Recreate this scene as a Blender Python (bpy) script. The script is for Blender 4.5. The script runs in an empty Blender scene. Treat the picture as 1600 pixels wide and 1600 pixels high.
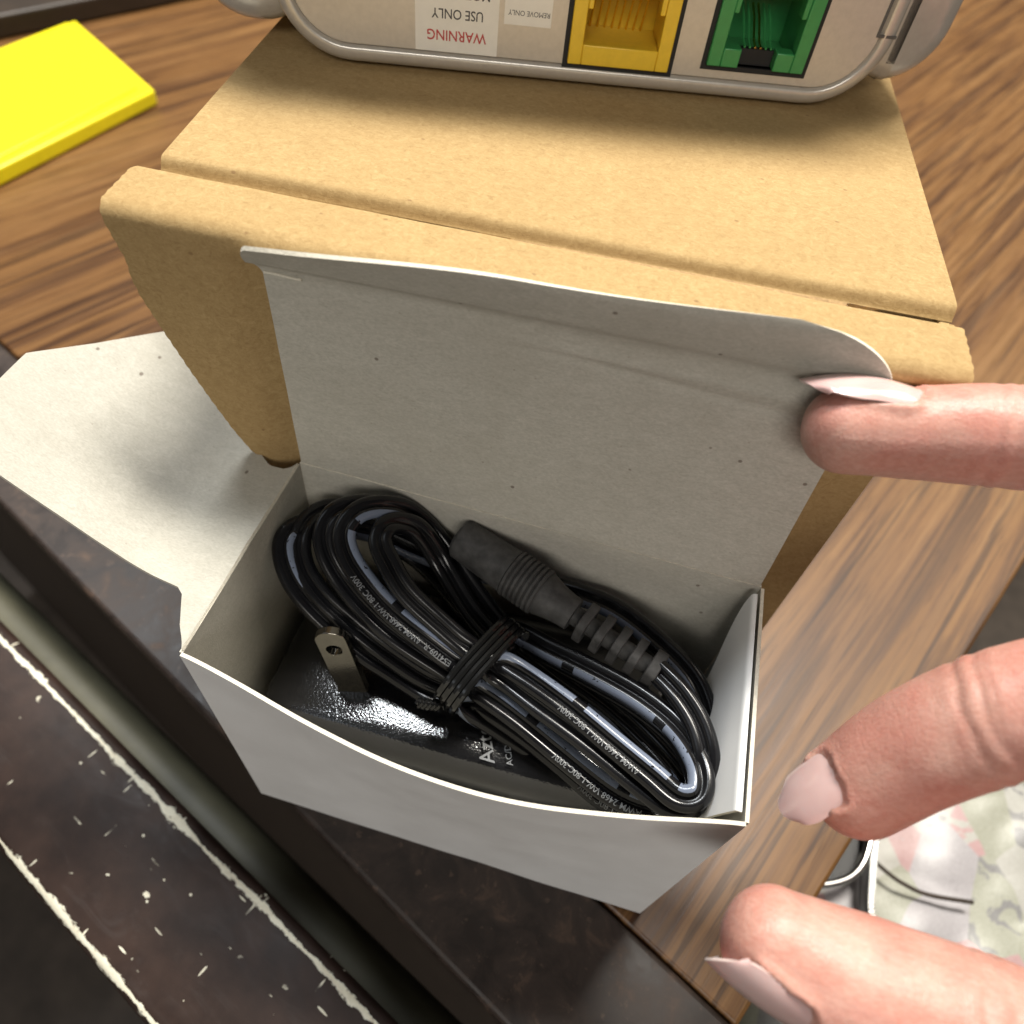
import bpy, bmesh, math, random
from mathutils import Vector, Matrix
from mathutils.noise import noise as pnoise

# ------------------------------------------------------------------ units / camera
U = 0.0007                      # one layout unit in metres (the small carton is 110 units = 77 mm long)
RC = Matrix(((0.9613, 0.2621, 0.0843), (-0.2576, 0.7481, 0.6115), (0.0972, -0.6096, 0.7867)))   # world -> camera axes
CAM = Vector((68.27, -49.80, 220.32))
FPX = 1150.0
scene = bpy.context.scene
cd = bpy.data.cameras.new('camera')
cam = bpy.data.objects.new('camera', cd)
scene.collection.objects.link(cam)
m4 = RC.transposed().to_4x4()
m4.translation = CAM * U
cam.matrix_world = m4
cd.sensor_width = 36.0
cd.lens = FPX / 1600 * 36
cd.clip_start = 0.001
cd.clip_end = 50
cd.dof.use_dof = True
cd.dof.focus_distance = 150 * U
cd.dof.aperture_fstop = 20.0
scene.camera = cam

# ------------------------------------------------------------------ room light (ceiling fixtures, added front fill) and exposure
w = bpy.data.worlds.new('World'); scene.world = w; w.use_nodes = True
bgn = w.node_tree.nodes['Background']
bgn.inputs['Color'].default_value = (1.0, 0.95, 0.88, 1)
bgn.inputs['Strength'].default_value = 0.075

def area(name, loc, target, sx, sy, power, col):
    l = bpy.data.lights.new(name, 'AREA'); l.shape = 'RECTANGLE'; l.size = sx; l.size_y = sy
    l.energy = power; l.color = col
    o = bpy.data.objects.new(name, l); scene.collection.objects.link(o)
    o.location = loc
    o.rotation_euler = (Vector(target) - Vector(loc)).to_track_quat('-Z', 'Y').to_euler()
    return o
area('ceiling_light_back', (0.16, 0.74, 1.75), (0.02, 0.05, 0), 0.62, 0.34, 64, (1.0, 0.95, 0.86))
area('ceiling_light_back_left', (-0.60, 0.60, 1.75), (0.0, 0.0, 0), 0.40, 0.26, 19, (0.93, 0.97, 1.0))
area('ceiling_light_right', (0.95, 1.20, 1.7), (0.1, 0.1, 0), 0.5, 1.1, 13, (1.0, 0.93, 0.82))
area('ceiling_light_left', (-1.2, -0.35, 1.6), (0.0, 0.0, 0), 0.5, 1.0, 2, (0.84, 0.92, 1.0))
area('front_fill', (0.35, -1.9, 1.35), (0.03, 0.0, 0), 1.2, 0.6, 21, (1.0, 0.95, 0.88))  # no fixture: soft fill added to brighten the faces towards the camera

vs = scene.view_settings
vs.view_transform = 'Standard'; vs.look = 'None'; vs.exposure = 0.0; vs.gamma = 1.0; vs.use_curve_mapping = False
scene.cycles.max_bounces = 6; scene.cycles.diffuse_bounces = 4; scene.cycles.glossy_bounces = 3

# ------------------------------------------------------------------ layout helpers
RI = RC.transposed()
def ray(x, y): return RI @ Vector(((x - 800) / FPX, -(y - 800) / FPX, -1))
def at(x, y, z):
    d = ray(x, y); return CAM + d * ((z - CAM.z) / d.z)
def aty(x, y, Y):
    d = ray(x, y); return CAM + d * ((Y - CAM.y) / d.y)
def atx(x, y, X):
    d = ray(x, y); return CAM + d * ((X - CAM.x) / d.x)
def atd(x, y, dep): return CAM + ray(x, y) * dep
AX_R, AX_U, AX_B = Vector(RC[0]), Vector(RC[1]), Vector(RC[2])
def lerp(a, b, t): return a + (b - a) * t
def sstep(a, b, x):
    t = max(0.0, min(1.0, (x - a) / (b - a))); return t * t * (3 - 2 * t)
def catmull(P, n):
    """P list of tuples (any length) -> n samples per span"""
    out = []
    L = len(P); D = len(P[0])
    for i in range(L - 1):
        p0 = P[max(i - 1, 0)]; p1 = P[i]; p2 = P[i + 1]; p3 = P[min(i + 2, L - 1)]
        for k in range(n):
            t = k / n
            out.append(tuple(0.5 * ((2 * p1[d]) + (-p0[d] + p2[d]) * t + (2 * p0[d] - 5 * p1[d] + 4 * p2[d] - p3[d]) * t * t
                       + (-p0[d] + 3 * p1[d] - 3 * p2[d] + p3[d]) * t ** 3) for d in range(D)))
    out.append(tuple(P[-1]))
    return out

COL = scene.collection
def tag(o, label=None, cat=None, group=None, kind=None):
    if label: o['label'] = label
    if cat: o['category'] = cat
    if group: o['group'] = group
    if kind: o['kind'] = kind
    return o
def thing(name, loc, label, cat, rz=0.0):
    o = bpy.data.objects.new(name, None); COL.objects.link(o)
    o.empty_display_size = 0.01
    o.location = Vector(loc) * U; o.rotation_euler = (0, 0, rz)
    bpy.context.view_layer.update()
    return tag(o, label, cat)

class MB:
    def __init__(s): s.v = []; s.f = []; s.m = []; s.uv = None
    def add(s, vs, fs, mi=0):
        b = len(s.v); s.v += [Vector(p) for p in vs]
        s.f += [tuple(i + b for i in f) for f in fs]; s.m += [mi] * len(fs)
    def box(s, lo, hi, mi=0, M=None):
        x0, y0, z0 = lo; x1, y1, z1 = hi
        v = [Vector(p) for p in ((x0,y0,z0),(x1,y0,z0),(x1,y1,z0),(x0,y1,z0),(x0,y0,z1),(x1,y0,z1),(x1,y1,z1),(x0,y1,z1))]
        if M is not None: v = [M @ p for p in v]
        s.add(v, [(0,3,2,1),(4,5,6,7),(0,1,5,4),(1,2,6,5),(2,3,7,6),(3,0,4,7)], mi)
    def tube(s, pts, rad, seg=10, mi=0, cap=True, up=Vector((0, 0, 1))):
        pts = [Vector(p) for p in pts]; n = len(pts); rings = []
        for i, p in enumerate(pts):
            t = (pts[min(i + 1, n - 1)] - pts[max(i - 1, 0)]).normalized()
            a = t.cross(up)
            if a.length < 1e-4: a = t.cross(Vector((1, 0, 0)))
            a.normalize(); b = a.cross(t)
            r = rad[i] if isinstance(rad, (list, tuple)) else rad
            rings.append([p + (a * math.cos(2*math.pi*k/seg) + b * math.sin(2*math.pi*k/seg)) * r for k in range(seg)])
        vv = [q for rg in rings for q in rg]; ff = []
        for i in range(n - 1):
            for k in range(seg):
                ff.append((i*seg+k, i*seg+(k+1) % seg, (i+1)*seg+(k+1) % seg, (i+1)*seg+k))
        if cap:
            ff.append(tuple(range(seg))[::-1]); ff.append(tuple((n-1)*seg+k for k in range(seg)))
        s.add(vv, ff, mi)
    def sheet(s, fn, nu, nv, t, mi=(0, 1, 2)):
        """solid sheet: fn(u,v)->point; face A at fn, face B offset by t along normal; mats: A, B, edge"""
        P = [[Vector(fn(i / nu, j / nv)) for j in range(nv + 1)] for i in range(nu + 1)]
        def nrm(i, j):
            a = P[min(i+1, nu)][j] - P[max(i-1, 0)][j]; b = P[i][min(j+1, nv)] - P[i][max(j-1, 0)]
            n = a.cross(b)
            return n.normalized() if n.length > 1e-9 else Vector((0, 0, 1))
        A = [p for r in P for p in r]
        B = [P[i][j] + nrm(i, j) * t for i in range(nu + 1) for j in range(nv + 1)]
        W = nv + 1; N = len(A)
        fa = []; fb = []; fe = []
        for i in range(nu):
            for j in range(nv):
                a, b, c, d = i*W+j, (i+1)*W+j, (i+1)*W+j+1, i*W+j+1
                fa.append((a, d, c, b)); fb.append((a+N, b+N, c+N, d+N))
        for i in range(nu):
            a, b = i*W, (i+1)*W; fe.append((a, b, b+N, a+N))
            a, b = i*W+nv, (i+1)*W+nv; fe.append((b, a, a+N, b+N))
        for j in range(nv):
            a, b = j, j+1; fe.append((b, a, a+N, b+N))
            a, b = nu*W+j, nu*W+j+1; fe.append((a, b, b+N, a+N))
        base = len(s.v); s.v += A + B
        for fs, mi_ in ((fa, mi[0]), (fb, mi[1]), (fe, mi[2])):
            s.f += [tuple(q + base for q in f) for f in fs]; s.m += [mi_] * len(fs)
    def prism(s, poly, z0, z1, mi=0, M=None):
        n = len(poly)
        v = [Vector((x, y, z0)) for x, y in poly] + [Vector((x, y, z1)) for x, y in poly]
        if M is not None: v = [M @ p for p in v]
        f = [tuple(range(n))[::-1], tuple(range(n, 2*n))] + [(i, (i+1) % n, (i+1) % n + n, i + n) for i in range(n)]
        s.add(v, f, mi)
    def build(s, name, mats, parent=None, smooth=False, bevel=0, segs=2, angle=40):
        me = bpy.data.meshes.new(name)
        inv = parent.matrix_world.inverted() if parent is not None else Matrix.Identity(4)
        me.from_pydata([inv @ (p * U) for p in s.v], [], s.f)
        if not isinstance(mats, (list, tuple)): mats = [mats]
        for m in mats: me.materials.append(m)
        me.polygons.foreach_set('material_index', s.m)
        me.update()
        bm = bmesh.new(); bm.from_mesh(me); bmesh.ops.recalc_face_normals(bm, faces=bm.faces); bm.to_mesh(me); bm.free()
        if smooth: me.polygons.foreach_set('use_smooth', [True] * len(me.polygons))
        o = bpy.data.objects.new(name, me); COL.objects.link(o)
        if parent is not None: o.parent = parent
        if bevel:
            b = o.modifiers.new('bevel', 'BEVEL'); b.width = bevel * U; b.segments = segs; b.limit_method = 'ANGLE'; b.angle_limit = math.radians(35)
            me.polygons.foreach_set('use_smooth', [True] * len(me.polygons))
        if smooth or bevel:
            try: me.set_sharp_from_angle(angle=math.radians(angle))
            except Exception: pass
        bpy.context.view_layer.update()
        return o

def text_mesh(s, size, bold=0.0, align='LEFT'):
    """list of 2-D verts and faces for a line of text"""
    cu = bpy.data.curves.new('lettering', 'FONT'); cu.body = s; cu.size = size; cu.offset = bold; cu.align_x = align; cu.resolution_u = 3
    o = bpy.data.objects.new('lettering', cu); COL.objects.link(o)
    bpy.context.view_layer.update()
    me = bpy.data.meshes.new_from_object(o.evaluated_get(bpy.context.evaluated_depsgraph_get()))
    v = [p.co.copy() for p in me.vertices]; f = [tuple(p.vertices) for p in me.polygons]
    bpy.data.objects.remove(o); bpy.data.curves.remove(cu); bpy.data.meshes.remove(me)
    return v, f

# ------------------------------------------------------------------ materials
class NT:
    def __init__(s, name):
        s.mat = bpy.data.materials.new(name); s.mat.use_nodes = True
        s.t = s.mat.node_tree; s.n = s.t.nodes; s.l = s.t.links
        s.b = s.n['Principled BSDF']
        s.tc = s.n.new('ShaderNodeTexCoord')
    def coord(s, scale=(1, 1, 1), rot=(0, 0, 0), src='Object'):
        mp = s.n.new('ShaderNodeMapping'); s.l.new(s.tc.outputs[src], mp.inputs['Vector'])
        k = 1 / U if src == 'Object' else 1
        # point mapping: scale, then rotate
        mp.inputs['Scale'].default_value = (scale[0]*k, scale[1]*k, scale[2]*k); mp.inputs['Rotation'].default_value = rot
        return mp.outputs[0]
    def noise(s, vec, scale=1.0, detail=4, rough=0.5, dist=0.0):
        n = s.n.new('ShaderNodeTexNoise'); s.l.new(vec, n.inputs['Vector'])
        n.inputs['Scale'].default_value = scale; n.inputs['Detail'].default_value = detail
        n.inputs['Roughness'].default_value = rough; n.inputs['Distortion'].default_value = dist
        return n.outputs['Fac']
    def voro(s, vec, scale=1.0, feat='F1', out='Distance', rnd=1.0):
        n = s.n.new('ShaderNodeTexVoronoi'); s.l.new(vec, n.inputs['Vector']); n.feature = feat
        n.inputs['Scale'].default_value = scale; n.inputs['Randomness'].default_value = rnd
        return n.outputs[out]
    def ramp(s, fac, stops, interp='LINEAR'):
        r = s.n.new('ShaderNodeValToRGB'); s.l.new(fac, r.inputs[0]); r.color_ramp.interpolation = interp
        el = r.color_ramp.elements
        while len(el) < len(stops): el.new(0.5)
        for e, (p, c) in zip(el, stops):
            e.position = p; e.color = (c, c, c, 1) if isinstance(c, (int, float)) else (*c, 1)
        return r.outputs[0]
    def mix(s, fac, a, b, mode='MIX'):
        m = s.n.new('ShaderNodeMix'); m.data_type = 'RGBA'; m.blend_type = mode
        for ix, v in ((0, fac), (6, a), (7, b)):
            if hasattr(v, 'is_linked'): s.l.new(v, m.inputs[ix])
            elif ix == 0: m.inputs[0].default_value = v
            elif isinstance(v, (int, float)): m.inputs[ix].default_value = (v, v, v, 1)
            else: m.inputs[ix].default_value = (*v, 1)
        return m.outputs[2]
    def math(s, op, a, b=0.0, c=None):
        m = s.n.new('ShaderNodeMath'); m.operation = op
        for i, v in enumerate((a, b, c)):
            if v is None: continue
            if hasattr(v, 'is_linked'): s.l.new(v, m.inputs[i])
            else: m.inputs[i].default_value = v
        return m.outputs[0]
    def sep(s, vec):
        n = s.n.new('ShaderNodeSeparateXYZ'); s.l.new(vec, n.inputs[0]); return n.outputs
    def set(s, k, v):
        if hasattr(v, 'is_linked'): s.l.new(v, s.b.inputs[k])
        elif isinstance(v, tuple) and len(v) == 3 and k != 'Subsurface Radius': s.b.inputs[k].default_value = (*v, 1)
        else: s.b.inputs[k].default_value = v
        return s
    def bump(s, h, strength=0.3, dist=0.3):
        b = s.n.new('ShaderNodeBump'); s.l.new(h, b.inputs['Height'])
        b.inputs['Strength'].default_value = strength; b.inputs['Distance'].default_value = dist * U
        s.l.new(b.outputs[0], s.b.inputs['Normal'])

def mat_plain(name, col, rough=0.5, metal=0.0, spec=0.5, var=0.12, nscale=0.3, bump=0.0, bscale=2.0):
    t = NT(name); c = t.coord()
    n = t.noise(c, nscale, 5, 0.6)
    lo = tuple(x * (1 - var) for x in col); hi = tuple(min(1, x * (1 + var)) for x in col)
    t.set('Base Color', t.ramp(n, [(0.3, lo), (0.7, hi)]))
    t.set('Roughness', rough).set('Metallic', metal).set('Specular IOR Level', spec)
    if bump: t.bump(t.noise(c, bscale, 3), bump, 0.3)
    return t.mat

def mat_kraft():
    t = NT('kraft_board'); c = t.coord()
    fib = t.noise(t.coord((0.5, 0.8, 0.8), (0, 0, 0.45)), 1.0, 6, 0.75, 1.5)
    fib2 = t.noise(t.coord((0.55, 0.5, 0.5), (0.3, 0, -0.6)), 1.0, 7, 0.8, 1.2)
    big = t.noise(c, 0.035, 3)
    col = t.ramp(fib, [(0.28, (0.27, 0.172, 0.070)), (0.5, (0.40, 0.275, 0.118)), (0.74, (0.55, 0.405, 0.200))])
    col = t.mix(0.45, col, t.ramp(fib2, [(0.3, (0.27, 0.172, 0.070)), (0.7, (0.55, 0.405, 0.200))]))
    col = t.mix(t.ramp(big, [(0.35, 0.0), (0.7, 0.25)]), col, (0.32, 0.21, 0.09))
    # odd dark flecks in the pulp
    sp = t.voro(t.coord((0.10, 0.16, 0.13)), 1.0)
    col = t.mix(t.ramp(sp, [(0.03, 0.6), (0.06, 0.0)]), col, (0.2, 0.11, 0.05))
    col = t.mix(1.0, col, (0.93, 0.915, 0.91), 'MULTIPLY')
    t.set('Base Color', col).set('Roughness', 0.86).set('Specular IOR Level', 0.22)
    t.bump(t.math('ADD', fib, fib2), 0.35, 0.25)
    return t.mat

def mat_greyboard():
    t = NT('grey_board'); c = t.coord()
    n = t.noise(t.coord((0.22, 0.5, 0.5), (0, 0.2, 0.3)), 1.0, 7, 0.75, 0.8)
    f = t.noise(t.coord((1.2, 3.2, 2.2), (0.4, 0.3, 0.5)), 1.0, 3, 0.6, 0.4)
    col = t.ramp(n, [(0.25, (0.38, 0.36, 0.305)), (0.55, (0.465, 0.445, 0.385)), (0.8, (0.56, 0.535, 0.47))])
    col = t.mix(0.35, col, t.ramp(f, [(0.35, (0.34, 0.325, 0.28)), (0.7, (0.58, 0.56, 0.495))]))
    sm_ = t.noise(t.coord((0.03, 0.035, 0.03)), 1.0, 4, 0.6, 0.8)
    col = t.mix(t.ramp(sm_, [(0.45, 0.0), (0.68, 0.28)]), col, (0.36, 0.335, 0.275))
    sp = t.voro(t.coord((0.11, 0.09, 0.12)), 1.0)
    col = t.mix(t.ramp(sp, [(0.035, 0.75), (0.06, 0.0)]), col, (0.12, 0.09, 0.07))
    sp2 = t.voro(t.coord((0.27, 0.33, 0.3), (0, 0, 1)), 1.0)
    col = t.mix(t.ramp(sp2, [(0.04, 0.4), (0.07, 0.0)]), col, (0.25, 0.21, 0.17))
    t.set('Base Color', col).set('Roughness', 0.85).set('Specular IOR Level', 0.25)
    t.bump(t.math('ADD', n, f), 0.22, 0.2)
    return t.mat

def mat_whiteboard():
    t = NT('white_clay_board'); c = t.coord()
    n = t.noise(c, 0.06, 5, 0.6); f = t.noise(c, 2.2, 3)
    col = t.ramp(n, [(0.3, (0.78, 0.775, 0.765)), (0.7, (0.84, 0.84, 0.835))])
    t.set('Base Color', t.mix(0.05, col, t.ramp(f, [(0.3, 0.6), (0.7, 0.9)])))
    t.set('Roughness', t.ramp(n, [(0.3, 0.42), (0.7, 0.55)])).set('Specular IOR Level', 0.4)
    t.bump(f, 0.05, 0.1)
    return t.mat

def mat_wood():
    t = NT('wood_laminate')
    c1 = t.coord((0.10, 0.0042, 0.2)); c2 = t.coord((0.45, 0.011, 0.5)); c3 = t.coord((0.03, 0.003, 0.1))
    g1 = t.noise(c1, 1.0, 7, 0.62, 0.55); g2 = t.noise(c2, 1.0, 6, 0.65, 0.35); g3 = t.noise(c3, 1.0, 3, 0.5)
    col = t.ramp(g1, [(0.36, (0.040, 0.016, 0.006)), (0.44, (0.100, 0.043, 0.014)), (0.49, (0.215, 0.105, 0.031)), (0.58, (0.255, 0.132, 0.043)), (0.70, (0.33, 0.185, 0.070))])
    col = t.mix(0.36, col, t.ramp(g2, [(0.36, (0.050, 0.020, 0.007)), (0.50, (0.18, 0.088, 0.029)), (0.64, (0.31, 0.17, 0.062))]))
    col = t.mix(t.ramp(g3, [(0.42, 0.0), (0.65, 0.30)]), col, (0.15, 0.070, 0.024))
    pore = t.noise(t.coord((1.9, 0.045, 1.0)), 1.0, 3, 0.6)
    col = t.mix(t.ramp(pore, [(0.58, 0.0), (0.66, 0.6)]), col, (0.035, 0.015, 0.006))
    dk = t.noise(t.coord((0.32, 0.0060, 0.4)), 1.0, 4, 0.55, 0.4)
    col = t.mix(t.ramp(dk, [(0.565, 0.0), (0.62, 0.62)]), col, (0.030, 0.012, 0.005))
    col = t.mix(1.0, col, (0.74, 0.71, 0.70), 'MULTIPLY')
    t.set('Base Color', col)
    t.set('Roughness', t.ramp(g2, [(0.3, 0.34), (0.7, 0.48)])).set('Specular IOR Level', 0.36)
    t.bump(t.math('ADD', g2, pore), 0.12, 0.2)
    return t.mat

def mat_trim():
    t = NT('brown_enamel'); c = t.coord()
    n = t.noise(c, 0.10, 6, 0.66, 0.6); n2 = t.noise(t.coord((0.30, 0.30, 0.3)), 1.0, 4, 0.6)
    col = t.ramp(n, [(0.40, (0.022, 0.015, 0.012)), (0.58, (0.040, 0.027, 0.021)), (0.72, (0.10, 0.062, 0.042))])
    col = t.mix(t.ramp(n2, [(0.62, 0.0), (0.70, 0.5)]), col, (0.13, 0.085, 0.06))
    t.set('Base Color', col).set('Roughness', t.ramp(n, [(0.35, 0.40), (0.7, 0.62)])).set('Specular IOR Level', 0.45)
    t.bump(n2, 0.12, 0.3)
    return t.mat

def mat_chipped(y_lines):
    """dark paint, worn through to a cream undercoat along the arrises (object-space y lines) and in scratches"""
    t = NT('chipped_brown_paint'); c = t.coord(); xyz = t.sep(c)
    n = t.noise(c, 0.06, 5, 0.6)
    col = t.ramp(n, [(0.35, (0.020, 0.0115, 0.009)), (0.7, (0.042, 0.024, 0.018))])
    haze = t.noise(t.coord((0.05, 0.16, 0.1), (0, 0, 0.5)), 1.0, 6, 0.7, 1.0)
    col = t.mix(t.ramp(haze, [(0.55, 0.0), (0.75, 0.35)]), col, (0.065, 0.052, 0.048))
    edge = t.noise(t.coord((0.22, 0.6, 0.3)), 1.0, 7, 0.85, 0.4)
    wob = t.math('MULTIPLY', t.math('SUBTRACT', t.noise(t.coord((0.035, 0.02, 0.02)), 1.0, 3), 0.5), 1.6)
    lowf = t.ramp(t.noise(t.coord((0.055, 0.03, 0.03)), 1.0, 4, 0.7), [(0.32, 0.12), (0.5, 0.65), (0.68, 1.5)])
    mask = None
    for yl, wd in y_lines:
        d = t.math('ABSOLUTE', t.math('ADD', t.math('SUBTRACT', xyz[1], yl), wob))
        # chip width varies with the noise
        lim = t.math('MULTIPLY', t.math('MULTIPLY', t.math('SUBTRACT', edge, 0.28), wd), lowf)
        mk = t.math('LESS_THAN', d, lim)
        mask = mk if mask is None else t.math('MAXIMUM', mask, mk)
    # single nicks: short stretched cells
    v1 = t.voro(t.coord((0.050, 0.30, 0.1), (0, 0, 0.75)), 1.0)
    v2 = t.voro(t.coord((0.34, 0.055, 0.1), (0, 0, 0.35)), 1.0)
    v3 = t.voro(t.coord((0.16, 0.20, 0.1), (0, 0, 0.1)), 1.0)
    v4 = t.voro(t.coord((0.07, 0.10, 0.1), (0, 0, 0.9)), 1.0)
    gate = t.ramp(t.noise(t.coord((0.06, 0.06, 0.05)), 1.0, 3), [(0.50, 0.0), (0.54, 1.0)])
    for v, th in ((v1, 0.085), (v2, 0.10), (v3, 0.075), (v4, 0.10)):
        mk = t.math('MULTIPLY', t.math('LESS_THAN', t.math('ADD', v, t.math('MULTIPLY', t.math('SUBTRACT', edge, 0.5), 0.16)), th), gate)
        mask = t.math('MAXIMUM', mask, mk)
    col = t.mix(mask, col, t.ramp(edge, [(0.3, (0.60, 0.54, 0.40)), (0.6, (0.80, 0.77, 0.63))]))
    t.set('Base Color', col).set('Roughness', t.ramp(haze, [(0.3, 0.42), (0.7, 0.62)])).set('Specular IOR Level', 0.25)
    t.bump(t.math('SUBTRACT', t.math('MULTIPLY', haze, 0.3), mask), 0.35, 0.25)
    return t.mat

def mat_cord():
    t = NT('black_cord_with_stripe')
    uv = t.sep(t.tc.outputs['UV'])
    fr = t.math('FRACT', t.math('DIVIDE', uv[0], 24.0))
    dash = t.math('LESS_THAN', fr, 0.875)
    band = t.math('MULTIPLY', t.math('GREATER_THAN', uv[1], 0.105), t.math('LESS_THAN', uv[1], 0.245))
    n = t.noise(t.coord(), 0.12, 3, 0.5)
    wear = t.math('GREATER_THAN', t.noise(t.coord(), 1.2, 3), 0.33)
    m = t.math('MULTIPLY', t.math('MULTIPLY', dash, band), wear)
    blk = t.ramp(n, [(0.3, (0.004, 0.004, 0.005)), (0.7, (0.008, 0.008, 0.009))])
    t.set('Base Color', t.mix(m, blk, (0.145, 0.170, 0.225)))
    t.set('Roughness', t.ramp(n, [(0.3, 0.16), (0.7, 0.26)])).set('Specular IOR Level', 0.42)
    return t.mat

def mat_skin():
    t = NT('skin'); c = t.coord()
    n = t.noise(c, 0.10, 5, 0.6); f = t.noise(t.coord((0.8, 2.4, 1.2), (0.3, 0.5, 0.6)), 1.0, 4, 0.6, 0.6)
    col = t.ramp(n, [(0.28, (0.43, 0.195, 0.150)), (0.5, (0.50, 0.262, 0.205)), (0.75, (0.56, 0.325, 0.262))])
    red = t.noise(t.coord((0.045, 0.06, 0.05), (0.2, 0.1, 0.4)), 1.0, 4, 0.6, 0.8)
    col = t.mix(t.ramp(red, [(0.40, 0.0), (0.60, 0.75)]), col, (0.49, 0.170, 0.130))
    col = t.mix(0.30, col, t.ramp(f, [(0.35, (0.42, 0.195, 0.150)), (0.65, (0.63, 0.40, 0.33))]))
    t.set('Base Color', col).set('Roughness', t.ramp(n, [(0.3, 0.36), (0.7, 0.50)])).set('Specular IOR Level', 0.42)
    t.set('Subsurface Weight', 0.28).set('Subsurface Radius', (1.0, 0.35, 0.2)).set('Subsurface Scale', 0.0018)
    pore = t.voro(c, 1.7); rid = t.noise(t.coord((2.6, 0.5, 1.0), (0.2, 0.2, 0.9)), 1.0, 4, 0.6, 1.4)
    wr = t.noise(t.coord((0.5, 0.16, 0.3), (0.1, 0.3, 0.5)), 1.0, 5, 0.7, 1.0)
    t.bump(t.math('ADD', t.math('ADD', t.math('MULTIPLY', pore, 0.5), rid), t.math('MULTIPLY', wr, 1.6)), 0.24, 0.40)
    return t.mat

def mat_nail():
    t = NT('pale_pink_nail'); c = t.coord(); n = t.noise(c, 0.12, 3)
    t.set('Base Color', t.ramp(n, [(0.3, (0.58, 0.37, 0.345)), (0.7, (0.66, 0.46, 0.435))]))
    t.set('Roughness', 0.16).set('Coat Weight', 0.6).set('Coat Roughness', 0.06)
    t.set('Subsurface Weight', 0.2).set('Subsurface Radius', (1, .4, .3)).set('Subsurface Scale', 0.001)
    t.bump(t.noise(c, 0.5, 2), 0.05, 0.3)
    return t.mat

def mat_adapter():
    t = NT('textured_black_plastic'); c = t.coord()
    n = t.noise(c, 2.6, 1, 0.5); v = t.voro(c, 2.2)
    t.set('Base Color', t.ramp(n, [(0.3, (0.005, 0.005, 0.006)), (0.7, (0.009, 0.009, 0.010))]))
    t.set('Roughness', 0.12).set('Specular IOR Level', 1.0)
    t.bump(t.math('ADD', n, v), 0.20, 0.12)
    return t.mat

def mat_bag():
    t = NT('patterned_bag_fabric'); c = t.coord()
    wv = t.noise(c, 0.08, 3, 0.5, 1.5)
    v = t.voro(t.mix(0.35, t.coord((0.075, 0.06, 0.06)), t.n.new('ShaderNodeTexNoise').outputs['Color']), 1.0, 'F1', 'Color')
    s = t.sep(v)
    col = t.ramp(t.math('ADD', s[0], t.math('MULTIPLY', wv, 0.15)), [(0.1, (0.20, 0.20, 0.14)), (0.3, (0.25, 0.23, 0.235)), (0.5, (0.30, 0.16, 0.155)), (0.62, (0.28, 0.27, 0.235)), (0.8, (0.12, 0.115, 0.11)), (0.95, (0.23, 0.23, 0.17))], 'CONSTANT')
    t.set('Base Color', t.mix(0.15, col, t.ramp(t.noise(c, 1.5, 3), [(0.3, 0.35), (0.7, 0.8)])))
    t.set('Roughness', 0.4)
    t.bump(t.noise(c, 1.2, 4), 0.2, 0.4)
    return t.mat

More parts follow.
